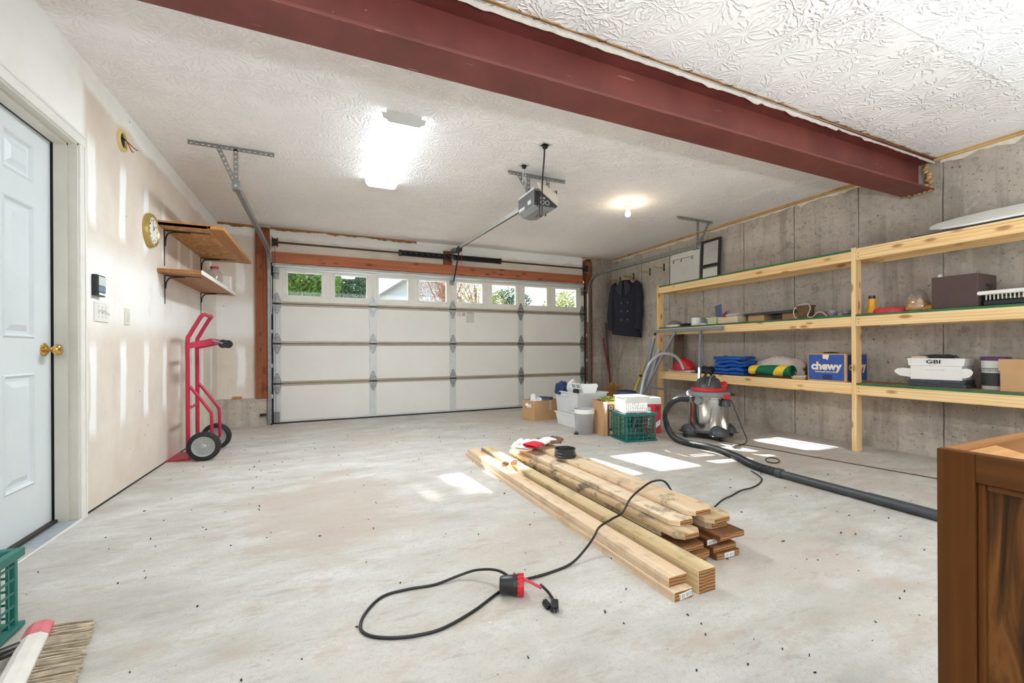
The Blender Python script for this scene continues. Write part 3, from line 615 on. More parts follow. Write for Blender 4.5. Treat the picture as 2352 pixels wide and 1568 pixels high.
perf(B(), (-.2, -.016, .31), (-.10, -.016, .155), .034, .003, (0, 1, 0)).build('brace', M['galv'], t)
B().tube(spl([(-.08, -.165, .12), (-.085, -.20, .02), (-.088, -.205, -.07), (-.085, -.215, -.115), (-.075, -.225, -.10), (-.085, -.25, .05), (-.12, -.33, .18), (-.17, -.45, .27), (-.225, -.565, .325)], 6), .0065, 8).build('power_cord', M['cordblack'], t, smooth=60)
for dx in (0, .02): B().tube(spl([(-.10 + dx, .0, .16), (-.17 + dx, -.05, .2), (-.2 + dx, -.11, .27), (-.215 + dx, -.16, .335)], 6), .003, 6).build('control_wire', M['galvpaint'], t, smooth=60)
B().box(-.02, .02, 2.62, 2.72, .17, .215).box(-.032, .032, 2.68, 2.86, .2, .25).build('header_bracket', M['galv'], t, bevel=.002)
B().box(-.03, .03, 2.45, 2.60, .15, .22).build('trolley', M['blackplastic'], t, bevel=.006)
B().tube(spl([(.0, 2.53, .16), (.0, 2.60, .04), (.0, 2.70, -.10), (.0, 2.80, -.235)], 6), .011, 8).build('door_arm', M['blackplastic'], t, smooth=60)
M['red'] = plain('red_plastic', (196, 34, 44), .4, var=.08)
B().cyl((.03, 2.5, .16), (.035, 2.5, -.09), .003, n=6).build('release_cord', M['red'], t); B().cyl((-.01, 2.5, -.09), (.08, 2.5, -.09), .009, n=10).build('release_handle', M['red'], t, smooth=40)
def outlet(label, x, y, w):
    o = thing('ceiling_outlet', label, 'outlet', (x, y, ZC), .2)
    B().box(-w, w, -w * .8, w * .8, -.004, 0).build('plate', M['galvpaint'], o, bevel=.001)
    B().box(-w * .55, w * .55, -w * .5, w * .5, -.006, -.003).build('dark_box', M['black'], o)
    B().box(-w * .35, w * .35, -w * .3, w * .3, -.03, -.006).build('plug', M['blackplastic'], o, bevel=.004)
outlet('square ceiling outlet holding the black opener plug', 1.63, 3.006, .05); outlet('small dark ceiling box with pale wires above the opener', 1.64, 3.415, .042)

# ------------------------------------------------------------------ things on the left wall
M['gold'] = plain('gold_rim', (190, 164, 96), .35, .6, var=.06); M['clockface'] = plain('clock_face', (232, 230, 222), .5, var=.02)
t = thing('wall_clock', 'round gold-rimmed wall clock beside the wall shelves', 'clock', (XL, 4.12, 1.90))
B().lathe([(0, 0), (.128, 0), (.130, .018), (.122, .034), (.108, .038), (.098, .028), (0, .028)], 40, ax='X').build('rim', M['gold'], t, smooth=40)
f_ = B().lathe([(0, .0285), (.099, .0285), (.099, .0300), (0, .0300)], 40, ax='X').build('face', M['clockface'], t)
for h in range(12):
    a = h * math.pi / 6; text('numeral', str(h or 12), .022, M['blackplastic'], f_, (.031, .078 * math.sin(a), .078 * math.cos(a)), (H, 0, H))
B().bar((.032, 0, 0), (.032, .035, .04), .006, .001, (1, 0, 0)).build('hour_hand', M['blackplastic'], t); B().bar((.033, 0, 0), (.033, -.02, .068), .004, .001, (1, 0, 0)).build('minute_hand', M['blackplastic'], t)
M['screen'] = plain('pale_screen', (206, 214, 212), .3, var=.05); M['bluegrey'] = plain('blue_grey_plastic', (110, 136, 158), .4, var=.05)
t = thing('wall_control', 'black wall-mounted opener control with pale face', 'wall control', (XL, 3.28, 1.36))
B().box(0, .026, -.052, .052, -.062, .062).build('case', M['blackplastic'], t, bevel=.004)
B().box(.026, .029, -.036, .050, .0, .054).build('push_bar', M['screen'], t, bevel=.002); B().box(.026, .028, -.036, .050, -.036, -.003).build('lower_button', M['bluegrey'], t, bevel=.002); B().box(.026, .0275, -.03, .044, -.055, -.042).build('label_strip', M['printwhite'], t)
M['ivory'] = plain('ivory_plastic', (228, 222, 206), .35, var=.03)
t = thing('switch_plate', 'white three-toggle light switch plate below the wall control', 'light switch', (XL, 3.34, 1.21))
B().box(0, .007, -.088, .088, -.058, .058).build('plate', M['white'], t, bevel=.003)
for k in (-1, 0, 1):
    B().box(.006, .009, k * .046 - .005, k * .046 + .005, -.012, .012).build('slot', M['galvpaint'], t)
    B().bar((.007, k * .046, .0), (.026, k * .046, .012 if k < 1 else -.012), .008, .009).build('toggle', M['galv'] if k == 5 else M['ivory'], t, bevel=.002)
    for z in (-.03, .03): B().cyl((.006, k * .046, z), (.0085, k * .046, z), .003, n=8).build('screw', M['galv'], t)
t = thing('switch_plate', 'narrow ivory rocker switch plate nearer the hand truck', 'light switch', (XL, 3.71, 1.21))
B().box(0, .007, -.04, .04, -.056, .056).build('plate', M['ivory'], t, bevel=.003); B().box(.007, .012, -.018, .018, -.034, .034).build('rocker', M['white'], t, bevel=.003); B().box(.012, .0135, -.006, .006, -.026, .026).build('slider', M['fixture'], t)
M['yellowed'] = plain('yellowed_plastic', (222, 200, 134), .5, var=.08)
t = thing('ceiling_box', 'round yellowed electrical ring with loose wires high on the wall', 'electrical box', (XL, 3.635, 2.37))
B().lathe([(.0, .001), (.048, .001), (.05, .016), (.066, .018), (.07, .0), (.05, -.0)], 30, ax='X').build('ring', M['yellowed'], t, smooth=40)
B().lathe([(0, .002), (.046, .002), (.046, .004), (0, .004)], 24, ax='X').build('dark_hole', M['black'], t)
for k, (c_, e) in enumerate((('black', (.05, .05, -.05)), ('red', (.06, .02, -.06)), ('cordblack', (.07, .06, -.03)))):
    B().tube(spl([(.004, -.01 + .01 * k, .02), (.03, .0, .0), tuple(Vector(e) * .8), e], 6), .003, 6).build('loose_wire', M[c_], t, smooth=60)
M['osb'] = None
x = N('flake_board'); c = x.rnd(); vv = x.vor(x.map(c, (1, 1, 1), (0, 0, .6)), 26., out='Color'); f = x.noise(x.map(c, (14, 40, 20), (0, 0, .7)), 2., 4)
col = x.ramp(x.ma('ADD', x.ma('MULTIPLY', x.sep(vv)[0], .5), x.ma('MULTIPLY', f, .5)), [(.25, lin(168, 116, 66)), (.5, lin(196, 146, 92)), (.75, lin(214, 170, 116))]); M['osb'] = x.fin(col, .65)
M['pineedge'] = wood('varnished_pine_edge', (170, 112, 60), (206, 152, 96), 'Y', 0, .5); M['brownwood'] = wood('brown_shelf_board', (142, 90, 48), (178, 122, 72), 'Y', 0, .5)
M['laminate'] = plain('white_laminate', (236, 233, 228), .4, var=.03); M['bracket'] = plain('black_bracket', (52, 54, 56), .45, .4, var=.1)
def bracket(parent, y, dz, dx):
    b = B(); w0, w1 = .026, .010
    b.add([(.0, y - w0 / 2, 0), (.0, y + w0 / 2, 0), (.004, y + w0 / 2, 0), (.004, y - w0 / 2, 0), (0, y - w1 / 2, -dz), (0, y + w1 / 2, -dz), (.004, y + w1 / 2, -dz), (.004, y - w1 / 2, -dz)], [(0, 1, 2, 3), (7, 6, 5, 4), (0, 4, 5, 1), (1, 5, 6, 2), (2, 6, 7, 3), (3, 7, 4, 0)])
    b.add([(0, y - w0 / 2, -.004), (0, y + w0 / 2, -.004), (dx, y + w1 / 2, -.004), (dx, y - w1 / 2, -.004), (0, y - w0 / 2, 0), (0, y + w0 / 2, 0), (dx, y + w1 / 2, 0), (dx, y - w1 / 2, 0)], [(0, 1, 2, 3), (7, 6, 5, 4), (0, 4, 5, 1), (1, 5, 6, 2), (2, 6, 7, 3), (3, 7, 4, 0)])
    b.tube(spl([(.006, y, -dz * .45), (.015, y, -.05), (.05, y, -.014), (dx * .55, y, -.006)], 5), .006, 6)
    return b.build('bracket', M['bracket'], parent)
t = thing('wall_shelf', 'upper deep flake-board wall shelf on black brackets', 'shelf', (XL, 4.29, 1.992))
B().box(.001, .36, 0, 1.55, .004, .022).build('board', M['osb'], t); B().box(.34, .455, .0, 1.55, .0, .034).build('front_strip', M['pineedge'], t, bevel=.002); B().box(.001, .34, .0, .02, .004, .036).build('end_strip', M['pineedge'], t)
bracket(t, .185, .30, .33); bracket(t, 1.37, .30, .33)
t = thing('wall_shelf', 'lower shallow brown wall shelf with a white front edge', 'shelf', (XL, 4.30, 1.612))
B().box(.001, .296, 0, 1.56, .002, .032).build('board', M['brownwood'], t); B().box(.296, .302, .0, 1.56, .0, .034).build('front_edge', M['laminate'], t)
bracket(t, .18, .24, .26); bracket(t, 1.355, .24, .26)
M['jug'] = clear('clear_jug', (.95, .96, .96), .12, .1, (220, 214, 206), .55); M['amber'] = plain('amber_food', (206, 146, 78), .7, var=.3, vs=40)
t = thing('plastic_jug', 'clear plastic jug with a red cap on the lower wall shelf', 'jug', (-1.06, 5.52, 1.646))
B().lathe([(0, .0), (.07, .0), (.075, .01), (.075, .14), (.06, .18), (.035, .2), (.035, .215), (0, .215)], 20).build('jug_body', M['jug'], t, smooth=40); B().lathe([(0, .212), (.04, .212), (.04, .235), (0, .235)], 18).build('cap', M['red'], t, smooth=40); B().lathe([(0, .004), (.069, .004), (.069, .05), (0, .055)], 18).build('contents', M['amber'], t)
t = B().box(-.06, .06, -.05, .05, 0, .16).build('milk_carton', M['white'], bevel=.008, loc=(-.985, 5.66, 1.646)); tag(t, 'small white carton beside the clear jug on the lower wall shelf', 'carton')
t = B().box(-.05, .05, -.03, .03, 0, .028).build('wood_block', M['pineedge'], bevel=.003, loc=(-.995, 6.40, .362)); tag(t, 'small pale wood block on the concrete curb', 'block')
t = thing('safety_sensor', 'small black safety sensor at the foot of the left door jamb', 'sensor', (-.69, 6.355, .145)); B().box(-.045, .03, -.02, .02, -.016, .016).build('sensor_body', M['blackplastic'], t, bevel=.004); B().box(.03, .06, -.004, .03, -.025, .02).build('sensor_bracket', M['galv'], t)

# ------------------------------------------------------------------ hand truck
M['crimson'] = plain('crimson_paint', (178, 30, 62), .38, var=.07); M['tyre'] = plain('tyre_rubber', (34, 34, 34), .7, var=.12); M['hub'] = plain('grey_hub', (172, 174, 174), .45, .2, var=.05)
z0 = fz(-1, 4.6)
t = thing('hand_truck', 'crimson tubular hand truck standing against the drywall', 'hand truck', (-1.06, 4.655, z0))
r_ = .016; yw = .155
B().tube(spl([(.0, -yw, .07), (0, -yw, .4), (0, -yw, .8), (0, -yw, 1.03), (.02, -yw, 1.09), (.075, -yw, 1.20), (.10, -yw, 1.245), (.115, -yw + .02, 1.262), (.115, 0, 1.262), (.115, yw - .02, 1.262), (.10, yw, 1.245), (.075, yw, 1.20), (.02, yw, 1.09), (0, yw, 1.03), (0, yw, .8), (0, yw, .4), (0, yw, .07)], 6), r_, 12).build('frame', M['crimson'], t, smooth=60)
for s in (-1, 1):
    B().tube(spl([(.012, s * yw, .64), (.05, s * yw, .585), (.155, s * yw, .42), (.17, s * yw, .375), (.172, s * (yw + .005), .2), (.17, s * (yw + .008), .14), (.13, s * (yw + .01), .105)], 5), .0125, 10).build('brace', M['crimson'], t, smooth=60)
    wy = s * .235; wh = thing('wheel', None, None, (.13, wy, .126)); wh.parent = t
    B().lathe([(.086, -.026), (.112, -.026), (.122, -.018), (.1255, 0), (.122, .018), (.112, .026), (.086, .026), (.086, -.026)], 36, ax='Y').build('tyre', M['tyre'], wh, smooth=40)
    B().lathe([(.0, -.008), (.07, -.008), (.074, -.02), (.088, -.022), (.088, .022), (.074, .02), (.07, .008), (0, .008)], 30, ax='Y').build('rim', M['hub'], wh, smooth=30)
    hb = B().lathe([(.0, -.03), (.010, -.03), (.012, -.026), (.024, -.022), (.024, .022), (.0, .022)], 16, ax='Y')
    for k in range(8): a = k * math.pi / 4; hb.bar((.02 * math.cos(a), -.009, .02 * math.sin(a)), (.072 * math.cos(a), -.009, .072 * math.sin(a)), .006, .008, (0, 1, 0))
    hb.build('hub', M['hub'], wh, smooth=30)
B().cyl((.13, -.24, .126), (.13, .24, .126), .009, n=10).build('axle', M['galv'], t, smooth=40)
B().prism([(-.15, .004), (-.15, .012), (.0, .02), (.012, .16), (.02, .16), (.012, .004)], -.17, .17, 'Y').build('nose_plate', M['crimson'], t)
for s in (-1, 1): B().bar((0, s * yw, .09), (.13, s * (yw + .02), .126), .03, .02).build('axle_bracket', M['crimson'], t)
for z in (.45, .98): B().bar((0, -yw, z), (0, yw, z), .018, .018).build('cross_bar', M['crimson'], t)
B().cyl((0, -.03, .12), (0, -.03, 1.0), .006, n=8).build('release_rod', M['galvpaint'], t, smooth=40)
B().bar((.0, -yw, .985), (.17, -yw + .02, 1.025), .03, .05).bar((.0, yw, .985), (.17, yw - .02, 1.025), .03, .05).box(.15, .175, -.16, .16, 1.0, 1.05).build('caster_arm', M['crimson'], t)
for s in (-1, 1):
    B().bar((.17, s * .11, 1.035), (.25, s * .11, 1.01), .035, .012).build('caster_fork', M['galv'], t); B().lathe([(0, -.012), (.034, -.012), (.038, -.006), (.038, .006), (.034, .012), (0, .012)], 20, (.25, s * .11, 1.005), 'Y').build('caster_wheel', M['tyre'], t, smooth=40)
# ------------------------------------------------------------------ timber shelving
PINE = dict(knots=.75, rough=.6, kcol=(150, 92, 48))
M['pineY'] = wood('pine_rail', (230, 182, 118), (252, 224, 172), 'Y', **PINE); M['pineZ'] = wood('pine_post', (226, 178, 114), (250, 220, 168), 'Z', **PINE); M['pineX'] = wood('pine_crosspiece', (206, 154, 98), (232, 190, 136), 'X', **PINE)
M['deck'] = plain('shelf_deck_board', (150, 112, 76), .7, var=.15, vs=14); M['green'] = plain('green_painted_edge', (44, 106, 66), .6, var=.2, vs=16)
SX, SB = 4.486, 4.838
sh = thing('shelving_unit', 'long pine timber shelving unit along the concrete wall', 'shelving unit', (SX, 2.33, 0))
PY = [4.849 - 2.33, 0., -.20 - 2.33]
for y in PY:
    z0 = fz(4.6, y + 2.33)
    B().box(0, .089, y - .019, y + .019, z0, 1.90).build('post', M['pineZ'], sh, bevel=.003)
ZR = {'low': .633, 'mid': 1.264, 'top': 1.868}; DECK = {}
for nm, z in ZR.items():
    for bay, (a, b_) in enumerate(((PY[1] + .0195, PY[0] - .0195), (PY[2] + .0195, PY[1] - .0195))):
        B().box(.0, .038, a, b_, z - .089, z).build('rail', M['pineY'], sh, bevel=.003)
        B().box(.313, .351, a, b_, z - .089, z).build('rail', M['pineY'], sh, bevel=.003)
        for y in ((a + .02, b_ - .02) if bay == 0 else (b_ - .02,)): B().box(.0385 if bay else .0385, .3125, y - .019, y + .019, z - .089, z - .0).build('cross_piece', M['pineX'], sh, bevel=.002)
        B().box(.012, .351, a, b_, z + .0005, z + .018).build('deck_board', M['deck'], sh)
        gm = 'green' if (nm, bay) in (('top', 0), ('mid', 0), ('mid', 1), ('low', 1)) else 'pineY'
        B().box(-.002, .0118, a, b_, z + .0005, z + .018).build('deck_edge', M[gm], sh, bevel=.001)
for y in (PY[1] - .04,):
    for z in ZR.values():
        for dz in (-.03, -.06): B().cyl((-.002, y, z + dz), (.002, y, z + dz), .004, n=8).build('screw_head', M['darksteel'], sh)
zl, zm, zt = .652, 1.283, 1.887

# ------------------------------------------------------------------ things on the top shelf
M['panelwhite'] = plain('white_panel', (232, 230, 226), .35, var=.03); M['mirror'] = plain('mirror_glass', (236, 238, 238), .03, 1., var=.0)
M['cartonbright'] = plain('bright_white_board', (250, 249, 246), .5, var=.01); M['blackframe'] = plain('black_frame', (44, 40, 36), .4, var=.1)
t = thing('cabinet_door', 'white door panel with towel hooks leaning on the wall atop the shelf', 'cabinet door', (4.80, 4.64, zt), rot=(0, .03, 0))
B().prism([(-.26, 0), (.29, 0), (.29, .46), (.20, .55), (-.26, .55)], .0, .018, 'X').build('panel', M['panelwhite'], t, bevel=.003)
B().box(-.006, .0, -.26, -.18, 0, .55).build('stile', M['panelwhite'], t, bevel=.002)
B().tube([(-.018, -.17, .40), (-.018, .24, .40)], .004, 8).build('hook_bar', M['galv'], t)
for y in (.2, .05, -.15): B().tube(spl([(-.018, y, .40), (-.022, y, .37), (-.035, y, .355), (-.04, y, .375)], 5), .0035, 6).build('hook', M['darksteel'], t)
t = thing('framed_mirror', 'black-framed mirror leaning on the wall atop the shelf', 'mirror', (4.775, 4.19, zt), rot=(0, .06, 0))
for q in ((-.155, -.125, 0, .565), (.125, .155, 0, .565), (-.125, .125, 0, .03), (-.125, .125, .535, .565)): B().box(-.006, .02, *q).build('frame_bar', M['blackframe'], t, bevel=.003)
B().box(.004, .012, -.125, .125, .03, .535).build('mirror_glass', M['mirror'], t)
t = B(); pts = [(-.5, 0), (.62, 0), (.80, .03), (.90, .10), (.92, .17), (.90, .24), (.80, .31), (.62, .34), (-.5, .34)]
t = t.prism([(b_, a) for a, b_ in pts], -.008, .008).build('ironing_board', M['cartonbright'], bevel=.005, loc=(4.50, .93, zt + .022), rot=(0, -.42, 0)); tag(t, 'white rounded board lying on the top shelf nearest the viewer', 'board')
t = B().box(0, .33, -.6, .98, 0, .008).build('thin_panel', M['blackframe'], loc=(4.495, .93, zt + .002)); tag(t, 'thin dark panel under the white rounded board', 'panel')

# ------------------------------------------------------------------ things on the middle shelf
def cloth(fn, nu=26, nv=16, amp=.008, fr=9.):
    def g(u, v):
        p = Vector(fn(u, v)); n_ = mnoise.noise_vector(p * fr); return p + Vector((n_.x, n_.y, n_.z)) * amp
    return g
def lump(b, c, rx, ry, rz, amp=.2, fr=4., seed=0., nu=28, nv=16, flat=.5):
    """crumpled heap: a flattened ball pushed about by noise, with a flat bottom"""
    vs = []
    for j in range(nv + 1):
        th = math.pi * j / nv
        for k in range(nu):
            a = 2 * math.pi * k / nu; d = Vector((math.sin(th) * math.cos(a), math.sin(th) * math.sin(a), math.cos(th)))
            n_ = mnoise.noise(d * fr * .5 + Vector((seed, seed * 2, 0))) * amp + abs(mnoise.noise(d * fr * 1.7 + Vector((seed, 1, seed)))) * amp * .8
            q = Vector((d.x * rx, d.y * ry, d.z * rz)) * (1 + n_); q.z = max(q.z, -rz * flat) + rz * flat; vs.append(Vector(c) + q)
    return b.add(vs, [(j * nu + k, (j + 1) * nu + k, (j + 1) * nu + (k + 1) % nu, j * nu + (k + 1) % nu) for j in range(nv) for k in range(nu)])
def folded(w, d, layers, th, seed=1, amp=1.):
    """stack of folded layers: returns builder with rounded fold on the -X side"""
    b = B(); random.seed(seed)
    for i in range(layers):
        ox = random.uniform(-.012, .012); oy = random.uniform(-.015, .015); ww = w * random.uniform(.92, 1.0); dd = d * random.uniform(.93, 1.)
        n = 20; prof = []
        for k in range(n): prof.append((-dd / 2 + th / 2 + (dd - th) * k / (n - 1), th / 2))
        for k in range(1, 6): a = H - math.pi * k / 6; prof.append((dd / 2 - th / 2 + th / 2 * math.cos(a), th / 2 * math.sin(a)))
        for k in range(n): prof.append((dd / 2 - th / 2 - (dd - th) * k / (n - 1), -th / 2))
        for k in range(1, 6): a = -H - math.pi * k / 6; prof.append((-dd / 2 + th / 2 + th / 2 * math.cos(a), th / 2 * math.sin(a)))
        m = 18; vs = []; L = len(prof)
        for j in range(m + 1):
            y = -ww / 2 + ww * j / m
            for (px, pz) in prof:
                nn = mnoise.noise(Vector((px * 9, y * 9, i * 1.7 + seed))); e = 1 - .25 * (abs(y) / (ww / 2)) ** 6
                n2 = mnoise.noise(Vector((px * 4 + seed, y * 5, i * .6))); vs.append((px + ox + nn * .006 * amp, y + oy + n2 * .012 * amp, max(.001, (i + .5) * th + pz * e + nn * th * .22 * amp * (1 if i else .3) + n2 * th * .35 * (amp - 1) * i / layers)))
        b.add(vs, [(j * L + k, j * L + (k + 1) % L, (j + 1) * L + (k + 1) % L, (j + 1) * L + k) for j in range(m) for k in range(L)] + [tuple(range(L))[::-1], tuple(m * L + k for k in range(L))])
    return b
M['greyfelt'] = plain('grey_felt', (128, 120, 112), .85, var=.12, vs=20); M['cream'] = plain('cream_plastic', (234, 228, 214), .5, var=.04)
t = thing('felt_hat', 'grey hat with a pale band on the middle shelf by the end post', 'hat', (4.66, 4.66, zm))
B().ball((0, .04, 0), .10, .12, .10, 20, 8, 0, .5).build('crown', M['greyfelt'], t, smooth=60); B().lathe([(.1005, 0), (.103, 0), (.103, .035), (.1005, .035), (.1005, 0)], 24, (0, .04, 0), sy=1.2).build('band', M['cream'], t)
B().prism([(-.07, -.06), (.07, -.06), (.06, -.17), (.03, -.2), (-.03, -.2), (-.06, -.17)], .0, .008).build('brim', M['greyfelt'], t, bevel=.002)
t = thing('cable_coil', 'small black coiled cable on the middle shelf behind the grey stand', 'cable', (4.62, 4.47, zm))
for k in range(4): B().tube([(.05 * math.cos(a) + .006 * k, .075 * math.sin(a), .008 + .009 * k + .004 * math.sin(3 * a + k)) for a in [i * math.pi / 10 for i in range(20)]], .005, 6, True).build('coil', M['cordblack'], t, smooth=60)
M['paperroll'] = plain('white_paper', (238, 237, 232), .8, var=.02)
t = thing('paper_roll', 'white paper roll standing on the middle shelf', 'paper roll', (4.60, 4.25, zm)); B().lathe([(.018, 0), (.062, 0), (.062, .105), (.018, .105), (.018, 0)], 24).build('roll', M['paperroll'], t, smooth=30); B().lathe([(.016, .001), (.018, .001), (.018, .106), (.016, .106), (.016, .001)], 16).build('core', M['deck'], t)
M['cleartub'] = clear('clear_blue_tub', (.80, .88, .94), .1, .08, (150, 176, 196), .45)
def tray(b, w, d, h, t_=.004, fl_=.012, taper=.85):
    """open tapered tub, outer + inner walls + rim"""
    a = taper
    o0 = [(-w * a, -d * a, 0), (w * a, -d * a, 0), (w * a, d * a, 0), (-w * a, d * a, 0)]; o1 = [(-w, -d, h), (w, -d, h), (w, d, h), (-w, d, h)]
    r1 = [(-w - fl_, -d - fl_, h), (w + fl_, -d - fl_, h), (w + fl_, d + fl_, h), (-w - fl_, d + fl_, h)]; r0 = [(p[0], p[1], h - .012) for p in r1]
    i1 = [(-w + t_, -d + t_, h), (w - t_, -d + t_, h), (w - t_, d - t_, h), (-w + t_, d - t_, h)]; i0 = [(p[0] * (1 - t_ / w), p[1] * (1 - t_ / d), t_) for p in o0]
    R = [o0, [(p[0], p[1], h - .012) for p in o1], r0, r1, i1, i0]; vs = sum(R, []); fs = [(3, 2, 1, 0), (20, 21, 22, 23)]
    for k in range(5):
        for j in range(4): fs.append((k * 4 + j, k * 4 + (j + 1) % 4, (k + 1) * 4 + (j + 1) % 4, (k + 1) * 4 + j))
    return b.add(vs, fs)
t = tray(B(), .06, .055, .10).build('clear_tub', M['cleartub'], loc=(4.66, 4.09, zm)); tag(t, 'clear bluish plastic tub between paper roll and green tub', 'tub')
M['palegreen'] = plain('pale_green_plastic', (198, 208, 158), .5, var=.04)
t = tray(B(), .055, .07, .085).build('small_tub', M['palegreen'], loc=(4.56, 3.92, zm)); tag(t, 'pale green plastic tub on the middle shelf', 'tub')
M['navybrochure'] = plain('navy_print', (86, 90, 128), .45, var=.15, vs=12); M['maroon'] = plain('maroon_print', (140, 34, 44), .5, var=.15)
t = thing('brochure', 'blue glossy brochure leaning up out of the pale green tub', 'brochure', (4.62, 3.92, zm + .02), rot=(0.0, .12, 0))
B().prism([(-.06, .0), (.03, .0), (.07, .22), (-.02, .24)], .0, .006, 'X').build('cover', M['navybrochure'], t); B().prism([(-.15, .06), (-.05, .05), (-.05, .11), (-.10, .14)], .012, .018, 'X').build('red_leaflet', M['maroon'], t)
t = B().box(-.03, .04, -.045, .045, 0, .018).build('note_pad', M['paperroll'], bevel=.002, loc=(4.53, 4.06, zm)); tag(t, 'small white note pad at the shelf edge beside the green tub', 'note pad')
M['card'] = plain('brown_cardboard', (196, 156, 112), .8, var=.06, vs=7, bump=.05, bs=40); M['cardpale'] = plain('pale_cardboard', (214, 192, 162), .8, var=.05, vs=7); M['cardin'] = plain('cardboard_inside', (168, 130, 92), .85, var=.06)
t = thing('cardboard_box', 'low flat cardboard box under newspaper on the middle shelf', 'box', (4.66, 3.70, zm)); B().box(-.14, .13, -.14, .14, 0, .078).build('box_body', M['cardpale'], t, bevel=.003); B().box(-.02, .02, -.1405, .1405, .0785, .0795).build('tape', M['card'], t)
M['news'] = plain('newsprint', (196, 192, 184), .85, var=.25, vs=30)
t = folded(.20, .16, 3, .012, 4).build('newspaper', M['news'], smooth=50, loc=(4.63, 3.66, zm + .081)); tag(t, 'folded newspaper on the flat cardboard box', 'newspaper')
M['charcoal'] = plain('charcoal_plastic', (56, 57, 60), .4, var=.08)
t = thing('flat_panel', 'long flat charcoal panel lying across low blocks on the middle shelf', 'panel', (4.70, 3.20, zm)); B().box(-.10, .12, -.33, .33, .075, .105).build('panel', M['charcoal'], t, bevel=.004); B().box(-.08, .1, .10, .30, 0, .075).build('support_box', M['card'], t); B().box(-.06, .1, -.30, -.10, 0, .075).build('support_box', M['cardin'], t)
M['brownbasket'] = plain('brown_woven', (106, 76, 52), .75, var=.35, vs=60, bump=.5, bs=120); M['whitecord'] = plain('white_cord', (226, 222, 214), .5, var=.04)
t = thing('timer_box', 'brown carved box wrapped in white cord on the middle shelf', 'box', (4.61, 2.83, zm)); B().prism([(-.05, 0), (.05, 0), (.062, .12), (-.062, .12)], -.05, .05, 'X').build('box_body', M['brownbasket'], t, bevel=.004); B().prism([(-.064, .12), (.064, .12), (.068, .135), (-.068, .135)], -.056, .056, 'X').build('lid', M['brownbasket'], t)
B().tube(spl([(-.056, .06, .004), (-.056, .085, .03), (-.056, .09, .09), (-.05, .06, .135), (-.03, .0, .15), (-.05, -.06, .14), (-.056, -.075, .09), (-.056, -.05, .02), (-.056, -.1, .01), (-.05, -.14, .05), (-.05, -.19, .045), (-.056, -.23, .006)], 6), .004, 7).build('cord', M['whitecord'], t, smooth=60)
M['clearcup'] = clear('clear_cup', (.92, .93, .95), .14, .08, (196, 192, 200), .35); M['purplefill'] = plain('purple_trinkets', (120, 96, 128), .7, var=.4, vs=60)
for k, (y, xx, lb) in enumerate(((2.57, 4.60, 'small clear cup of trinkets left of its twin on the middle shelf'), (2.47, 4.64, 'small clear cup of trinkets beside the central post'))):
    t = thing('clear_cup', lb, 'cup', (xx, y, zm), group='clear cups on the middle shelf'); B().lathe([(0, 0), (.034, 0), (.042, .06), (.044, .06), (.036, -.0005), (0, -.0005)], 20).build('cup', M['clearcup'], t, smooth=40); B().lathe([(0, .004), (.034, .004), (.036, .03), (0, .034)], 16).build('trinkets', M['purplefill'], t)
M['gluewood'] = plain('amber_bottle', (222, 160, 40), .35, var=.08)
t = thing('glue_bottle', 'yellow squeeze bottle with dark cap right of the central post', 'bottle', (4.61, 2.245, zm)); B().lathe([(0, 0), (.034, 0), (.036, .006), (.034, .05), (.025, .062), (.025, .14), (0, .14)], 20, sy=1.1).build('bottle', M['gluewood'], t, smooth=40); B().lathe([(0, .138), (.025, .138), (.025, .168), (0, .168)], 18).build('cap', M['blackframe'], t, smooth=40); B().lathe([(0, -.0), (.037, -.0), (.037, .008), (.0, .008)], 20, sy=1.1).build('base_ring', M['blackframe'], t)
M['poppy'] = plain('poppy_red_plastic', (206, 60, 62), .4, var=.06)
t = thing('red_dish', 'shallow red plastic dish upside down on the middle shelf', 'dish', (4.62, 2.115, zm)); B().lathe([(.118, 0), (.122, .004), (.112, .03), (.10, .045), (0, .048), (0, .042), (.098, .04), (.108, .028), (.114, 0)], 32).build('dish', M['poppy'], t, smooth=35); B().lathe([(.116, 0), (.126, 0), (.126, .007), (.116, .007), (.116, 0)], 32).build('rim', M['poppy'], t)
M['bagclear'] = clear('clear_bag', (.97, .97, .97), .14, .12, (235, 232, 226), .12); M['ochre'] = plain('ochre_snacks', (204, 150, 76), .7, var=.35, vs=35)
t = thing('plastic_bag', 'clear bag of ochre pieces between red dish and brown box', 'bag', (4.64, 1.93, zm)); lump(B(), (0, 0, 0), .06, .072, .075, .25, 5, 2.).build('contents', M['ochre'], t, smooth=60); lump(B(), (0, .0, -.0), .075, .085, .12, .10, 3, 7.).build('bag_film', M['bagclear'], t, smooth=60); lump(B(), (-.02, -.09, 0), .04, .05, .03, .3, 5, 9.).build('loose_pieces', M['ochre'], t, smooth=60)
M['brownfabric'] = plain('dark_brown_fabric', (84, 66, 62), .85, var=.06, vs=30, bump=.2, bs=300)
t = thing('storage_box', 'dark brown fabric storage box on the middle shelf', 'box', (4.675, 1.655, zm)); B().box(-.155, .155, -.135, .135, 0, .255).build('box_body', M['brownfabric'], t, bevel=.006); B().box(-.03, .07, -.139, -.136, .16, .178).build('handle_slot', M['black'], t, bevel=.002); B().prism([(-.12, .255), (-.06, .255), (-.11, .28)], .09, .11, 'Y').build('paper_corner', M['paperroll'], t)
t = thing('slatted_tray', 'white-topped slatted tray on a dark base at the shelf end', 'tray', (4.64, 1.27, zm), -.06)
B().box(-.10, .13, -.22, .235, 0, .045).build('dark_base', M['blackplastic'], t, bevel=.01); B().box(-.135, .15, -.25, .262, .082, .112).build('white_top', M['laminate'], t, bevel=.008)
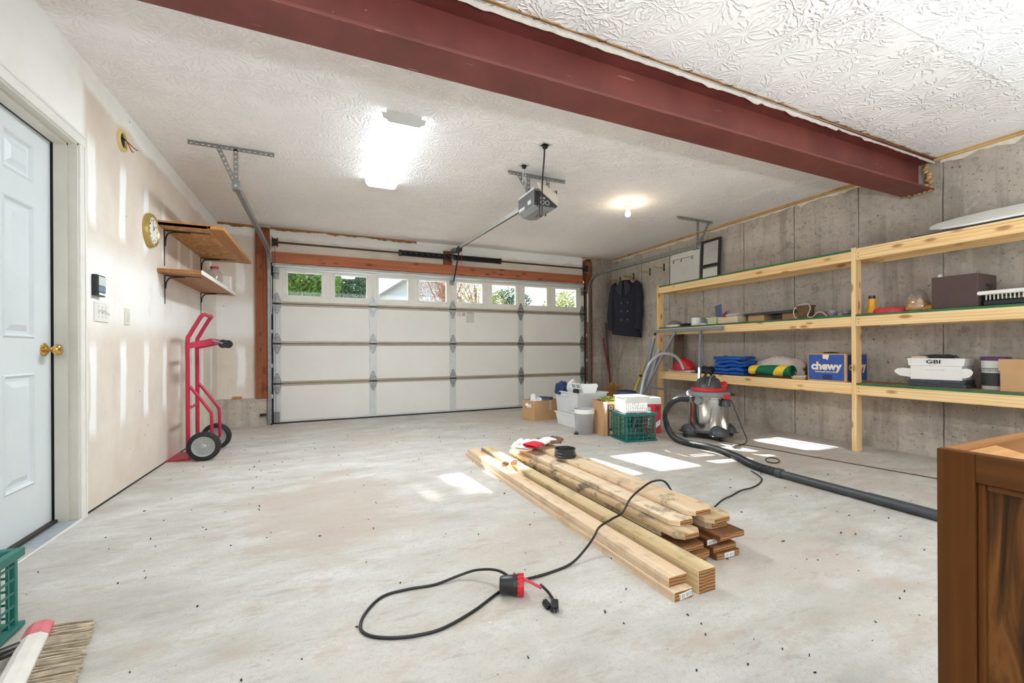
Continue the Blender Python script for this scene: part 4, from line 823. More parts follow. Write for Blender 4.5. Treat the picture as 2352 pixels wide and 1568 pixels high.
for k in range(22): B().box(-.112, -.102, -.235 + k * .021, -.230 + k * .021, .045, .082).build('slat', M['cream'], t)

# ------------------------------------------------------------------ things on the bottom shelf
M['hatred'] = plain('hard_hat_red', (196, 34, 48), .22, var=.05)
t = thing('hard_hat', 'glossy red hard hat on the bottom shelf', 'hard hat', (4.62, 4.49, zl + .03)); B().ball((0, 0, 0), .125, .165, .165, 28, 10, 0, .5).build('shell', M['hatred'], t, smooth=70)
B().lathe([(.120, .004), (.15, -.006), (.152, .0), (.120, .012)], 30, sy=1.32).build('brim', M['hatred'], t, smooth=40); B().bar((-.06, 0, .142), (.06, 0, .142), .02, .03).build('ridge', M['hatred'], t, bevel=.006)
M['offcloth'] = plain('off_white_cloth', (228, 226, 222), .9, var=.04, vs=20); M['darkcloth'] = plain('dark_slate_cloth', (48, 52, 62), .9, var=.15, vs=20)
t = folded(.44, .26, 2, .014, 8).build('folded_cloth', M['offcloth'], smooth=50, loc=(4.64, 4.46, zl)); tag(t, 'folded white cloth under the red hard hat', 'cloth')
t = lump(B(), (0, 0, 0), .11, .16, .055, .3, 5, 3.).build('dark_garment', M['darkcloth'], smooth=60, loc=(4.66, 4.11, zl)); tag(t, 'crumpled dark slate garment right of the red hard hat', 'garment')
M['tarp'] = plain('blue_tarp', (24, 84, 168), .35, var=.22, vs=22, bump=.25, bs=200); M['blanket'] = plain('pale_blanket', (206, 194, 186), .9, var=.05, vs=20, bump=.3, bs=60)
t = folded(.42, .27, 5, .044, 12, 2.4).build('blue_tarp', M['tarp'], smooth=50, loc=(4.64, 3.69, zl)); tag(t, 'folded bright blue tarpaulin on the bottom shelf', 'tarpaulin')
t = thing('pale_blanket', 'crumpled pale blanket heaped behind tarpaulin and striped towel', 'blanket', (4.72, 3.19, zl)); lump(B(), (0, .0, 0), .10, .27, .15, .2, 6, 5.).build('heap', M['blanket'], t, smooth=60)
x = N('green_yellow_stripes'); q = x.sep(x.co()); fr = x.ma('FRACT', x.ma('ADD', x.ma('MULTIPLY', x.ma('ADD', q[1], x.ma('MULTIPLY', q[2], .55)), 3.1), .12)); col = x.mix(x.mr(fr, .66, .68), lin(22, 108, 74), lin(246, 208, 70)); x.bump(x.noise(x.co(), 140, 2), .3, .002); M['stripe'] = x.fin(col, .9)
t = thing('striped_towel', 'rolled green towel with yellow stripes on the bottom shelf', 'towel', (4.585, 3.20, zl))
b = B(); n = 40; vs = []
prof = []
for k in range(n + 1): a = -.6 + 3.6 * math.pi * k / n; r = .072 - .048 * k / n; prof.append((r * 1.1 * math.cos(a), r * .95 * math.sin(a) + .072))
m = 20
for j in range(m + 1):
    y = -.24 + .47 * j / m; s_ = 1 - .18 * max(0, j / m - .6)
    for (px, pz) in prof: nn = mnoise.noise(Vector((px * 12, y * 9, pz * 12))) * .008; vs.append((px * s_ + nn, y, max(.004, pz * s_ + nn)))
L = n + 1; b.add(vs, [(j * L + k, j * L + k + 1, (j + 1) * L + k + 1, (j + 1) * L + k) for j in range(m) for k in range(n)]); b.build('roll', M['stripe'], t, smooth=60, solid=.008)
t = folded(.14, .12, 3, .014, 21).build('beige_cloth', M['cardpale'], smooth=50, loc=(4.57, 2.84, zl)); tag(t, 'small wrinkled beige cloth beside the blue printed box', 'cloth')
M['boxblue'] = plain('printed_blue_card', (48, 84, 158), .6, var=.06, vs=10); M['boxcream'] = plain('cream_print', (240, 226, 206), .7, var=.02); M['boxnavy'] = plain('navy_print_patch', (26, 48, 104), .6, var=.03)
t = thing('cardboard_box', 'blue printed pet-supply cardboard box left of the central post', 'box', (4.665, 2.572, zl)); B().box(-.172, .17, -.178, .172, 0, .27).build('carton', M['card'], t, bevel=.003)
B().box(-.1735, -.172, -.158, .162, .012, .258).build('blue_front', M['boxblue'], t); B().box(-.155, .155, -.1795, -.178, .012, .258).build('blue_side', M['boxblue'], t)
text('brand_word', 'chewy', .105, M['boxcream'], t, (-.1742, .0, .145), RXM, bold=.0045); text('brand_line', 'where pet lovers shop', .022, M['boxcream'], t, (-.1742, .0, .092), RXM, bold=.0006)
text('brand_word', 'chewy', .105, M['boxcream'], t, (.0, -.1802, .145), RYM, bold=.0045); text('brand_line', 'where pet lovers shop', .022, M['boxcream'], t, (.0, -.1802, .092), RYM, bold=.0006)
B().box(-.1742, -.1734, -.055, .03, .018, .062).build('dark_patch', M['boxnavy'], t); B().prism([(-.03, .258), (.03, .258), (.028, .22), (.012, .214), (.004, .222), (-.012, .205), (-.022, .218)], -.1752, -.1742, 'X').build('torn_tape', M['boxcream'], t)
lump(B(), (-.1, .0, .271), .03, .06, .008, .5, 5, 4.).build('black_scrap', M['cordblack'], t, smooth=60)
M['tileblack'] = plain('dark_tile_edge', (70, 76, 82), .4, var=.35, vs=60)
tl = 7
for k in range(tl):
    o = B().box(-.13, .13, -.17, .17, 0, .0075).build('floor_tile', M['tileblack'], bevel=.001, loc=(4.69 + random.uniform(-.006, .006), 1.80 + random.uniform(-.008, .008), zl + k * .0082), rot=(0, 0, .12)); tag(o, 'thin dark tile in the stack under the white box', 'tile', 'stack of thin dark tiles')
t = thing('cardboard_box', 'open white box with bold black letters on the tile stack', 'box', (4.69, 1.80, zl + tl * .0082 + .002), .12)
M['cartonwhite'] = plain('white_carton', (238, 234, 230), .6, var=.03)
B().box(-.13, .13, -.155, .155, 0, .115).build('box_body', M['cartonwhite'], t, bevel=.003); B().prism([(-.165, .115), (.165, .115), (.172, .175), (-.172, .175)], -.135, -.128, 'X').build('front_flap', M['cartonwhite'], t); B().box(-.13, .13, -.165, .165, .165, .175).build('lid', M['cartonwhite'], t, bevel=.002); B().prism([(-.162, .115), (-.15, .115), (-.16, .175), (-.168, .175)], -.13, .13, 'X').build('side_lip', M['cartonwhite'], t); B().prism([(.162, .115), (.15, .115), (.16, .175), (.168, .175)], -.13, .13, 'X').build('side_lip', M['cartonwhite'], t)
ov = [(.0, .035), (.07, .045), (.10, .065), (.11, .085), (.09, .105), (.05, .112), (.0, .108)]
B().prism([(.155 + a, b_ - .02) for a, b_ in ov], -.12, -.116, 'X').build('end_flap', M['cartonwhite'], t); B().prism([(-.155 - a * .55, b_ - .015) for a, b_ in ov][::-1], -.135, -.131, 'X').build('end_flap', M['cartonwhite'], t)
text('maker_mark', 'GBI', .042, M['blackplastic'], t, (-.1365, .01, .146), RXM, bold=.001, sx=1.4); text('product_line', 'KEYSTONE', .016, M['fixture'], t, (-.1306, .0, .08), RXM, sx=1.5)
lump(B(), (-.02, .0, .176), .05, .09, .018, .5, 5, 6.).build('dark_plastic_scrap', M['charcoal'], t, smooth=60); B().box(-.11, -.03, .06, .15, .176, .19).build('offcut', M['cardpale'], t)
M['purple'] = plain('purple_lid', (92, 52, 92), .4, var=.05); M['pailwhite'] = plain('pail_white', (232, 232, 228), .4, var=.03)
t = thing('paint_pail', 'white pail with dark label and purple lid on the bottom shelf', 'pail', (4.70, 1.485, zl)); B().lathe([(0, 0), (.072, 0), (.075, .004), (.078, .225), (0, .225)], 28).build('pail', M['pailwhite'], t, smooth=40); B().lathe([(0, .222), (.083, .222), (.083, .246), (.076, .25), (0, .25)], 28).build('lid', M['purple'], t, smooth=40); B().lathe([(.0762, .03), (.0772, .03), (.0778, .128), (.0768, .128)], 28).build('dark_label', M['charcoal'], t, smooth=40); B().lathe([(.0779, .158), (.0784, .158), (.0785, .163), (.0780, .163)], 28).build('label_line', M['blackplastic'], t)
text('product_name', 'PRO-GROUT', .022, M['blackplastic'], t, (-.0782, .012, .145), (H, 0, -H + .1), sx=.9)
t = thing('cardboard_box', 'plain brown cardboard box at the near end of the bottom shelf', 'box', (4.69, 1.20, zl)); B().box(-.15, .14, -.24, .215, 0, .235).build('carton', M['card'], t, bevel=.004); B().box(-.1515, -.15, -.24, .222, .15, .235).build('front_flap', M['card'], t); B().lathe([(.024, 0), (.028, 0), (.028, .0008), (.024, .0008), (.024, 0)], 20, (-.153, .06, .185), 'X').build('round_stamp', M['cardin'], t); B().lathe([(.012, 0), (.016, 0), (.016, .0008), (.012, .0008), (.012, 0)], 20, (-.153, .06, .185), 'X').build('round_stamp', M['cardin'], t)
# ------------------------------------------------------------------ coat and hooks on the concrete wall
M['yellowhook'] = plain('yellow_hook', (206, 168, 70), .45, .2, var=.1)
HK = [(6.175, 2.20, 'yellow wall hook nearest the corner, left of the coat'), (5.82, 2.21, 'yellow wall hook holding the dark coat'), (5.42, 2.22, 'yellow wall hook just right of the coat'), (5.11, 2.235, 'yellow wall hook nearest the white door panel')]
for y, z, lb in HK:
    t = thing('wall_hook', lb, 'hook', (XR, y, z), group='yellow hooks on the concrete wall')
    B().box(-.008, 0, -.012, .012, -.055, .06).build('plate', M['darksteel'], t, bevel=.002); B().tube(spl([(-.005, 0, 0), (-.10, 0, -.005), (-.19, 0, -.005), (-.205, 0, .02)], 5), .009, 8).build('arm', M['yellowhook'], t, smooth=60)
M['wool'] = plain('dark_navy_wool', (34, 36, 46), .9, var=.2, vs=30, bump=.3, bs=200); M['lapel'] = plain('navy_wool_lapel', (46, 49, 60), .8, var=.15, vs=30); M['button'] = plain('pewter_button', (120, 120, 118), .35, .5, var=.05); M['hangwood'] = wood('hanger_wood', (200, 156, 104), (228, 190, 140), 'X', 0)
t = thing('pea_coat', 'dark navy double-breasted coat on a wooden hanger', 'coat', (4.68, 5.80, 2.10), math.atan2(-.89, .45))
n = 30; rows = [(.0, .055, .05, -.0), (-.02, .10, .06, 0), (-.045, .17, .075, 0), (-.10, .235, .085, 0), (-.18, .238, .095, .0), (-.32, .225, .10, 0), (-.5, .225, .10, .0), (-.7, .24, .105, .0), (-.86, .25, .11, .0), (-.905, .252, .11, .0)]
vs = []
for z, wx, dy, o in rows:
    for k in range(n):
        a = 2 * math.pi * k / n; c_, s_ = math.cos(a), math.sin(a); px = wx * math.copysign(abs(c_) ** .8, c_); py = dy * math.copysign(abs(s_) ** .9, s_)
        f = mnoise.noise(Vector((px * 7, z * 2.5, py * 3))) * .014 * min(1, -z * 3); hem = (-.03 * (px / .24) if z < -.8 else 0)
        vs.append((px + f, py + f * 1.2, z + hem))
B().add(vs, [(j * n + k, j * n + (k + 1) % n, (j + 1) * n + (k + 1) % n, (j + 1) * n + k) for j in range(len(rows) - 1) for k in range(n)]).build('body', M['wool'], t, smooth=70, solid=.006)
for s in (-1, 1):
    b = B(); pts = spl([(s * .15, 0, -.05), (s * .215, -.005, -.11), (s * .245, -.025, -.30), (s * .252, -.045, -.52), (s * .242, -.065, -.70), (s * .232, -.07, -.80)], 5)
    b.tube(pts, [.062 + .012 * math.sin(i * .9) * .3 + (.012 if i < 6 else 0) for i in range(len(pts))], 14); b.build('sleeve', M['wool'], t, smooth=70)
    B().prism([(s * .012, -.01), (s * .06, .01), (s * .135, -.10), (s * .115, -.17), (s * .03, -.26)] if s > 0 else [(-.012, -.01), (-.03, -.26), (-.115, -.17), (-.135, -.10), (-.06, .01)], -.116, -.098, 'Y').build('lapel', M['lapel'], t, bevel=.003)
    for z in (-.36, -.50, -.64): B().lathe([(0, -.117), (.012, -.116), (.014, -.110), (0, -.106)], 14, (s * .055 + .02, 0, z), 'Y').build('button', M['button'], t, smooth=40)
B().lathe([(.06, -.03), (.085, .0), (.09, .03), (.08, .035), (.06, -.0)], 24, (0, 0, -.01), sy=.75).build('collar', M['wool'], t, smooth=60)
B().box(-.02, .03, -.06, -.057, -.05, -.035).build('label', M['printwhite'], t)
B().tube(spl([(-.17, 0, -.03), (-.06, -.01, .02), (0, -.03, .045), (.06, -.01, .02), (.17, 0, -.03)], 6), .011, 8).build('hanger', M['hangwood'], t, smooth=60); B().tube(spl([(0, -.03, .045), (0, -.01, .08), (.02, .0, .10), (.0, .0, .118), (-.018, 0, .10)], 5), .003, 6).build('hanger_hook', M['galv'], t, smooth=60)
# tools in the corner
M['redshaft'] = plain('red_fibreglass', (138, 36, 38), .5, var=.12); M['greywood'] = wood('weathered_handle', (142, 128, 112), (176, 164, 148), 'Z', 0); M['darkwood'] = wood('dark_handle', (84, 68, 56), (112, 94, 78), 'Z', 0)
t = thing('corner_shovel', 'red-shafted tool leaning in the far corner', 'garden tool', (4.70, 6.26, .0)); B().cyl((-.09, .10, 1.18), (.02, .0, .30), .014, n=10).build('shaft', M['redshaft'], t, smooth=40); B().cyl((-.10, .105, 1.26), (-.09, .10, 1.17), .017, n=10).build('grip', M['greywood'], t, smooth=40); B().prism([(-.07, .0), (.07, .0), (.075, .2), (.03, .3), (-.03, .3), (-.075, .2)], -.004, .004, 'Y').build('blade', M['darksteel'], t, bevel=.003)
t = B().cyl((.0, .09, 1.45), (.06, .0, .004), .016, n=10).build('corner_stick', M['darkwood'], smooth=40, loc=(4.70, 6.31, fz(4.7, 6.3))); tag(t, 'dark wooden stick standing in the far corner behind the red shaft', 'stick')
M['straw'] = plain('broom_straw', (190, 140, 84), .85, var=.3, vs=40)
t = thing('straw_broom', 'straw broom with grey handle leaning on the concrete wall', 'broom', (4.55, 6.02, fz(4.5, 6))); B().cyl((.195, -.14, 1.165), (.0, 0, .36), .012, n=10).build('handle', M['greywood'], t, smooth=40)
random.seed(5); b = B()
for k in range(170):
    a = random.uniform(-1, 1); c_ = random.uniform(-1, 1); b.tube([(a * .03, c_ * .02, .36 + random.uniform(-.02, .05)), (a * .16, c_ * .05 - .02, .24 + random.uniform(-.02, .03)), (a * .21 + random.uniform(-.03, .03), c_ * .07 - .02, .003 + abs(a) * .02)], .0035, 4)
o = b.build('bristles', M['straw'], t); o['kind'] = 'stuff'
b = B()
for k in range(90):
    a = random.uniform(-1, 1); b.tube([(a * .15, random.uniform(-.06, .0), .30 + random.uniform(-.03, .03)), (a * .20 + random.uniform(-.06, .06), random.uniform(-.12, .03), .31 + random.uniform(-.05, .07))], .003, 4)
o = b.build('frayed_straw', M['straw'], t); o['kind'] = 'stuff'
M['tanpole'] = wood('tan_pole', (196, 162, 104), (220, 190, 134), 'Z', 0); M['yellowpole'] = plain('yellow_plastic', (206, 190, 92), .5, var=.08)
t = thing('yellow_mop', 'tan pole with yellow end leaning beside the shelving post', 'pole', (4.40, 5.40, fz(4.4, 5.4))); B().cyl((.06, -.52, 1.18), (.03, -.24, .56), .016, n=10).build('pole', M['tanpole'], t, smooth=40); B().tube([(.03, -.24, .56), (.015, -.12, .3), (.0, .0, .01)], [.018, .028, .034], 10).build('yellow_end', M['yellowpole'], t, smooth=50); B().cyl((.031, -.25, .58), (.029, -.235, .55), .02, n=10).build('black_band', M['black'], t); B().cyl((.061, -.53, 1.2), (.06, -.515, 1.17), .018, n=10).build('end_cap', M['black'], t)
M['brightalu'] = plain('bright_aluminium', (192, 195, 198), .32, .8, var=.1)
for k, (dx, dy, hh, lb, w_) in enumerate(((.0, .0, 1.12, 'bright aluminium channel leaning nearest the yellow pole', .07), (-.07, -.10, .95, 'wide aluminium channel leaning nearest the grey stand', .09))):
    t = thing('metal_channel', lb, 'metal channel', (4.38 + dx, 5.18 + dy, fz(4.4, 5.2)), group='aluminium channels by the shelving post'); e = Vector((.06 - dx, -.30, hh)); s0 = Vector((0, 0, .02))
    d = (e - s0).normalized(); sd = d.cross(Vector((1, .0, 0))).normalized()
    B().bar(s0, e, w_, .006, (-1, .0, .1)).build('web', M['brightalu'], t)
    for q in (-1, 1): B().bar(s0 + Vector((-.012, q * w_ / 2, 0)), e + Vector((-.012, q * w_ / 2, 0)), .005, .03, (-1, 0, .1)).build('lip', M['brightalu'], t)
t = B().prism([(-.10, 0), (.09, 0), (.10, .55), (-.07, .57)], 0, .012, 'X').build('brown_board', M['darkwood'], bevel=.002, loc=(4.72, 4.72, zl), rot=(0, .1, 0)); tag(t, 'dark brown board standing on the bottom shelf by the end post', 'board')
M['bluesteel'] = plain('blue_grey_steel', (142, 148, 160), .42, .5, var=.08)
zs_ = fz(4.2, 4.4)
t = thing('trestle_stand', 'blue-grey steel stand leaning against the front of the shelving', 'stand', (4.16, 4.2, zs_))
B().box(.255, .295, -.50, .62, 1.195, 1.235).build('top_bar', M['bluesteel'], t, bevel=.003)
B().bar((.275, .26, 1.195), (.0, .82, .02), .032, .022, (1, 0, .2)).build('leg', M['bluesteel'], t); B().bar((.275, -.17, 1.195), (.0, -.38, .02), .032, .022, (1, 0, .2)).build('leg', M['bluesteel'], t)
B().bar((.085, .63, .42), (.085, -.305, .40), .02, .03, (1, 0, .2)).build('cross_bar', M['bluesteel'], t)

# ------------------------------------------------------------------ boxes and bins on the floor
def carton(name, label, loc, rz, w, d, h, mat='card', flaps=True, th=.005):
    """open cardboard box, corner at origin, w along X, d along Y"""
    t = thing(name, label, 'box', loc, rz)
    for q in ((0, w, 0, th), (0, w, d - th, d), (0, th, th, d - th), (w - th, w, th, d - th)): B().box(q[0], q[1], q[2], q[3], 0, h).build('side', M[mat], t)
    B().box(th, w - th, th, d - th, 0, th).build('bottom', M['cardin'], t); return t
c0 = (2.598, 5.118); t = carton('cardboard_box', 'open brown cardboard box of rolls beside the garage door', (c0[0], c0[1], fz(2.7, 5.2) + .002), .2, .43, .27, .265)
M['tape'] = plain('packing_tape', (206, 186, 160), .35, var=.03); B().box(.25, .30, -.0012, 0, .13, .265).build('tape_strip', M['tape'], t)
t_box = t
M['plasticwhite'] = plain('white_plastic', (236, 236, 234), .35, var=.03); M['pinkcap'] = plain('pink_plastic', (190, 96, 108), .4, var=.05)
for k, (dx, dy, dz, rx, ry, lb) in enumerate(((.05, .08, .23, .4, .5, 'white plastic roll nearest the left corner of the open box'), (.10, .15, .27, -.5, .3, 'white plastic roll standing highest in the open box'), (.15, .09, .23, .6, -.4, 'white plastic roll resting against the dark cloth in the box'), (.05, .15, .22, .2, .9, 'white plastic roll with a pink end in the open box'))):
    c_, s_ = math.cos(.2), math.sin(.2); o = thing('plastic_roll', lb, 'roll', (c0[0] + dx * c_ - dy * s_, c0[1] + dx * s_ + dy * c_, fz(2.7, 5.2) + dz), group='white rolls in the cardboard box', rot=(rx, ry, 0))
    B().lathe([(0, -.07), (.038, -.07), (.042, -.06), (.042, .06), (.038, .07), (.016, .07), (.014, .05), (0, .05)], 18).build('roll', M['plasticwhite'], o, smooth=40)
    if k == 3: B().lathe([(0, -.072), (.03, -.072), (.03, -.066), (0, -.066)], 16).build('pink_end', M['pinkcap'], o)
M['denim'] = plain('denim_blue', (74, 98, 128), .9, var=.15, vs=25)
o = lump(B(), (0, 0, 0), .10, .09, .05, .3, 5, 11.).build('denim_cloth', M['denim'], smooth=60, loc=(c0[0] + .27, c0[1] + .18, .215)); tag(o, 'crumpled denim cloth in the open cardboard box', 'cloth')
o = folded(.22, .14, 2, .012, 31).build('black_folder', M['cordblack'], smooth=40, loc=(c0[0] + .28, c0[1] + .24, .272), rot=(0, -.1, .8)); tag(o, 'black folder lying over the edge of the open cardboard box', 'folder')
M['milky'] = clear('milky_plastic', (.95, .95, .96), .08, .2, (246, 247, 248), .88)
t = tray(B(), .225, .28, .16, .004, .012, .9).build('plastic_tray', M['plasticwhite'], loc=(2.985, 4.56, fz(3, 4.5) + .002)); tag(t, 'shallow white plastic tub under the tall white bin', 'tub')
bin_ = t = thing('plastic_bin', 'tall milky white plastic bin heaped with white plastics', 'bin', (2.985, 4.60, fz(3, 4.5) + .012))
tray(B(), .215, .265, .42, .004, .014, .84).build('bin_wall', M['milky'], t)
B().prism([(-.06, .1), (.06, .1), (.07, .30), (-.07, .30)], -.2065, -.2035, 'X').build('side_panel', M['milky'], t); B().tube([(-.228, -.07, .405), (-.245, -.06, .38), (-.245, .06, .38), (-.228, .07, .405)], .006, 6).build('handle', M['milky'], t, smooth=50)
M['navy'] = plain('navy_cotton', (40, 58, 96), .9, var=.25, vs=30, bump=.4, bs=70)
o = lump(B(), (0, 0, 0), .085, .10, .10, .35, 6, 14.).build('navy_cloth', M['navy'], smooth=60, loc=(2.83, 4.78, .40)); tag(o, 'crumpled navy cloth hanging over the white bin', 'cloth')
o = thing('plastic_cover', 'white rounded plastic cover propped up in the white bin', 'plastic cover', (3.06, 4.62, .40), rot=(-.1, -.85, .5)); B().prism([(-.16, -.13), (-.13, -.16), (.13, -.16), (.16, -.13), (.16, .13), (.13, .16), (-.13, .16), (-.16, .13)], 0, .012).build('lid_plate', M['plasticwhite'], o, bevel=.005); B().prism([(-.12, -.11), (.12, -.11), (.12, .11), (-.12, .11)], .012, .022).build('lid_panel', M['plasticwhite'], o, bevel=.006)
M['aqua'] = clear('aqua_window', (.82, .92, .96), .15, .1, (196, 214, 220), .4)
o = thing('toy_window', 'white and cream plastic frame with six little windows in the bin', 'plastic frame', (2.90, 4.52, .44), rot=(.0, -.5, .35)); 
for k in range(3): B().box(-.004, .010, -.075 + k * .068, -.062 + k * .068, -.08, .13).build('upright', M['cream'], o, bevel=.002)
for k in range(4): B().box(-.003, .009, -.075, .074, -.08 + k * .065, -.068 + k * .065).build('bar', M['cream'], o, bevel=.002)
for k in range(2):
    for j in range(3): B().box(.002, .004, -.062 + k * .068, -.007 + k * .068, -.068 + j * .065, -.015 + j * .065).build('pane', M['aqua'], o)
B().prism([(.074, -.08), (.16, -.08), (.16, .05), (.12, .12), (.074, .13)], -.01, .10, 'X').build('side_shell', M['plasticwhite'], o, bevel=.006)
B().prism([(-.06, -.01), (.06, -.01), (.055, .02), (.03, .04), (-.03, .04), (-.055, .02)], -.012, .012, 'X').build('clip_handle', M['blackplastic'], bin_, bevel=.006, loc=(-.222, -.25, .434))
M['frosted'] = clear('frosted_bucket', (.93, .93, .95), .06, .2, (232, 232, 238), .28); M['pegs'] = plain('mixed_pegs', (136, 92, 92), .6, var=.5, vs=28)
t = thing('frosted_bucket', 'frosted round bucket full of mixed small things', 'bucket', (2.70, 4.085, fz(2.75, 4.1))); B().lathe([(0, 0), (.094, 0), (.098, .004), (.110, .235), (.113, .235), (.116, .28), (.112, .28), (.106, .24), (.094, .006), (0, .006)], 32).build('bucket_wall', M['frosted'], t, smooth=40); B().lathe([(.1105, .235), (.1175, .235), (.1185, .282), (.1145, .282)], 32).build('rim_band', M['plasticwhite'], t, smooth=40)
random.seed(9); cc = [(150, 40, 50), (60, 90, 60), (190, 150, 130), (40, 40, 46), (210, 120, 60)]; mm = [plain('trinket_%d' % i, c, .5, var=.1) for i, c in enumerate(cc)]
for k in range(5):
    b = B()
    for j in range(9): a = random.uniform(0, 6.28); r = random.uniform(0, .065); b.ball((r * math.cos(a), r * math.sin(a), .02 + .022 * j + random.uniform(-.01, .01)), random.uniform(.015, .026), random.uniform(.015, .03), random.uniform(.012, .022), 8, 6)
    o = b.build('mixed_contents', mm[k], t, smooth=60); o['kind'] = 'stuff'
o = B().lathe([(.03, 0), (.05, .003), (.05, .012), (.03, .012)], 16, sy=.6).build('black_strap', M['cordblack'], smooth=40, loc=(2.66, 4.18, .235 + fz(2.7, 4.2)), rot=(.3, .2, 0)); tag(o, 'black strap curled on the frosted bucket rim', 'strap')
o = lump(B(), (0, 0, 0), .035, .022, .02, .4, 5, 2.).build('black_clip', M['cordblack'], smooth=60, loc=(2.605, 4.08, fz(2.6, 4.1))); tag(o, 'small black clip on the floor beside the frosted bucket', 'clip')
t = carton('cardboard_box', 'tall open cardboard box with a brown printed label', (2.80, 3.865, fz(2.9, 3.9) + .001), -.12, .27, .24, .375)
M['labelbrown'] = plain('brown_label', (82, 64, 52), .6, var=.05); o = B().box(.055, .135, -.0015, 0, .0, .345).build('brown_label', M['labelbrown'], t)
M['labelprint'] = lettering('label_print', (198, 184, 164), (82, 64, 52), (70, 5, 200))
for xx, z1 in ((.078, .26), (.105, .255)): B().box(xx, xx + .016, -.0022, -.0014, .085, z1).build('label_print', M['labelprint'], o)
B().lathe([(.016, -.001), (.022, -.001), (.022, .0), (.016, .0), (.016, -.001)], 16, (.095, -.0015, .31), 'Y').build('swirl_mark', M['tape'], o); B().prism([(.07, .02), (.085, .035), (.08, .055), (.097, .05), (.115, .058), (.11, .035), (.122, .02), (.10, .012)], -.0024, -.0014, 'Y').build('leaf_mark', M['tape'], o)
B().prism([(.0, .375), (.05, .375), (.045, .30), (.03, .24), (.022, .30)], -.002, 0, 'Y').build('torn_paper', M['paperroll'], t)
M['herb'] = plain('yellow_green_foliage', (150, 152, 70), .8, var=.4, vs=40)
random.seed(12); b = B()
for k in range(70):
    a = random.uniform(0, 6.28); r = random.uniform(0, .10); p = Vector((.135 + r * math.cos(a), .12 + r * .9 * math.sin(a), .35 + random.uniform(0, .05))); b.tube([p, p + Vector((random.uniform(-.06, .06), random.uniform(-.06, .06), random.uniform(-.01, .03))), p + Vector((random.uniform(-.08, .08), random.uniform(-.08, .08), random.uniform(-.02, .02)))], .005, 4)
o = b.build('yellow_green_straps', M['herb'], t); o['kind'] = 'stuff'
lump(B(), (.135, .12, .30), .11, .10, .05, .3, 5, 8.).build('packed_fill', M['herb'], t, smooth=60)
M['navyplastic'] = plain('navy_plastic', (34, 44, 74), .4, var=.1)
t = thing('navy_pail', 'upturned navy plastic pail behind the tall cardboard box', 'pail', (3.41, 4.24, fz(3.3, 4.25))); B().lathe([(.165, 0), (.172, .0), (.172, .02), (.16, .03), (.135, .42), (.115, .445), (0, .45)], 30).build('pail', M['navyplastic'], t, smooth=40); B().lathe([(.07, .447), (.08, .453), (.085, .449)], 24).build('base_ring', M['navyplastic'], t)
M['crategreen'] = plain('crate_green', (30, 108, 98), .4, var=.08)
def crate(label, loc, rz, w=.345, d=.285, h=.285):
    t = thing('milk_crate', label, 'crate', loc, rz); r = .011
    def rim(z, hh, o_): 
        for q in ((-o_, w + o_, -o_, .012), (-o_, w + o_, d - .012, d + o_), (-o_, .012, .012, d - .012), (w - .012, w + o_, .012, d - .012)): B().box(*q, z, z + hh).build('rim' if z > .1 else 'base_frame', M['crategreen'], t, bevel=.004)
    rim(h - .028, .028, .012); rim(0, .016, .012)
    for px, py in ((.008, .008), (w - .008, .008), (.008, d - .008), (w - .008, d - .008), (.008, d / 2), (w - .008, d / 2)): B().box(px - .009, px + .009, py - .007, py + .007, .016, h - .028).build('post', M['crategreen'], t, bevel=.003)
    nx, ny = 6, 5
    for k in range(1, nx + 1):
        xx = w * k / (nx + 1)
        for py in (.006, d - .006): B().box(xx - .004, xx + .004, py - .003, py + .003, .016, h - .028).build('slat', M['crategreen'], t)
        B().box(xx - .005, xx + .005, .012, d - .012, .002, .010).build('floor_slat', M['crategreen'], t)
    for k in range(1, ny + 1):
        yy = d * k / (ny + 1)
        for px in (.006, w - .006): B().box(px - .003, px + .003, yy - .004, yy + .004, .016, h - .028).build('slat', M['crategreen'], t)
        B().box(.012, w - .012, yy - .005, yy + .005, .003, .009).build('floor_slat', M['crategreen'], t)
    for k in range(1, 6):
        z = h * k / 6 - .006
        for py in (.004, d - .004): B().box(0.01, w - .01, py - .002, py + .002, z - .0035, z + .0035).build('cross_wire', M['crategreen'], t)
        for px in (.004, w - .004): B().box(px - .002, px + .002, .01, d - .01, z - .0035, z + .0035).build('cross_wire', M['crategreen'], t)
    return t
crate('green wire-sided plastic crate beside the vacuum', (2.815, 3.495, fz(2.95, 3.6) + .002), -.14)
t = thing('white_basket', 'white perforated plastic basket sitting on the green crate', 'basket', (2.99, 3.63, fz(3, 3.6) + .289), -.14); w_, d_, h_ = .122, .10, .165
b = B()
def pw(p0, ax, n1, L, out):
    """perforated basket wall: horizontal bands and upright bridges that leave rows of holes"""
    for z0, z1 in ((0, .02), (.040, .05), (.070, .08), (.100, .165)):
        a = p0; q = p0 + ax * L; B().bar(a + Vector((0, 0, (z0 + z1) / 2)) + out * (z0 + z1) * .04, q + Vector((0, 0, (z0 + z1) / 2)) + out * (z0 + z1) * .04, .004, z1 - z0).build('band', M['plasticwhite'], t)
    for k in range(n1 + 1):
        p = p0 + ax * (L * k / n1); B().bar(p + out * .0, p + out * .012 + Vector((0, 0, .165)), L / n1 * .42, .004, out).build('bridge', M['plasticwhite'], t)
pw(Vector((-w_, -d_, 0)), Vector((1, 0, 0)), 9, 2 * w_, Vector((0, -1, 0))); pw(Vector((-w_, d_, 0)), Vector((1, 0, 0)), 9, 2 * w_, Vector((0, 1, 0))); pw(Vector((-w_, -d_, 0)), Vector((0, 1, 0)), 7, 2 * d_, Vector((-1, 0, 0))); pw(Vector((w_, -d_, 0)), Vector((0, 1, 0)), 7, 2 * d_, Vector((1, 0, 0)))
B().box(-w_, w_, -d_, d_, 0, .004).build('base', M['plasticwhite'], t)
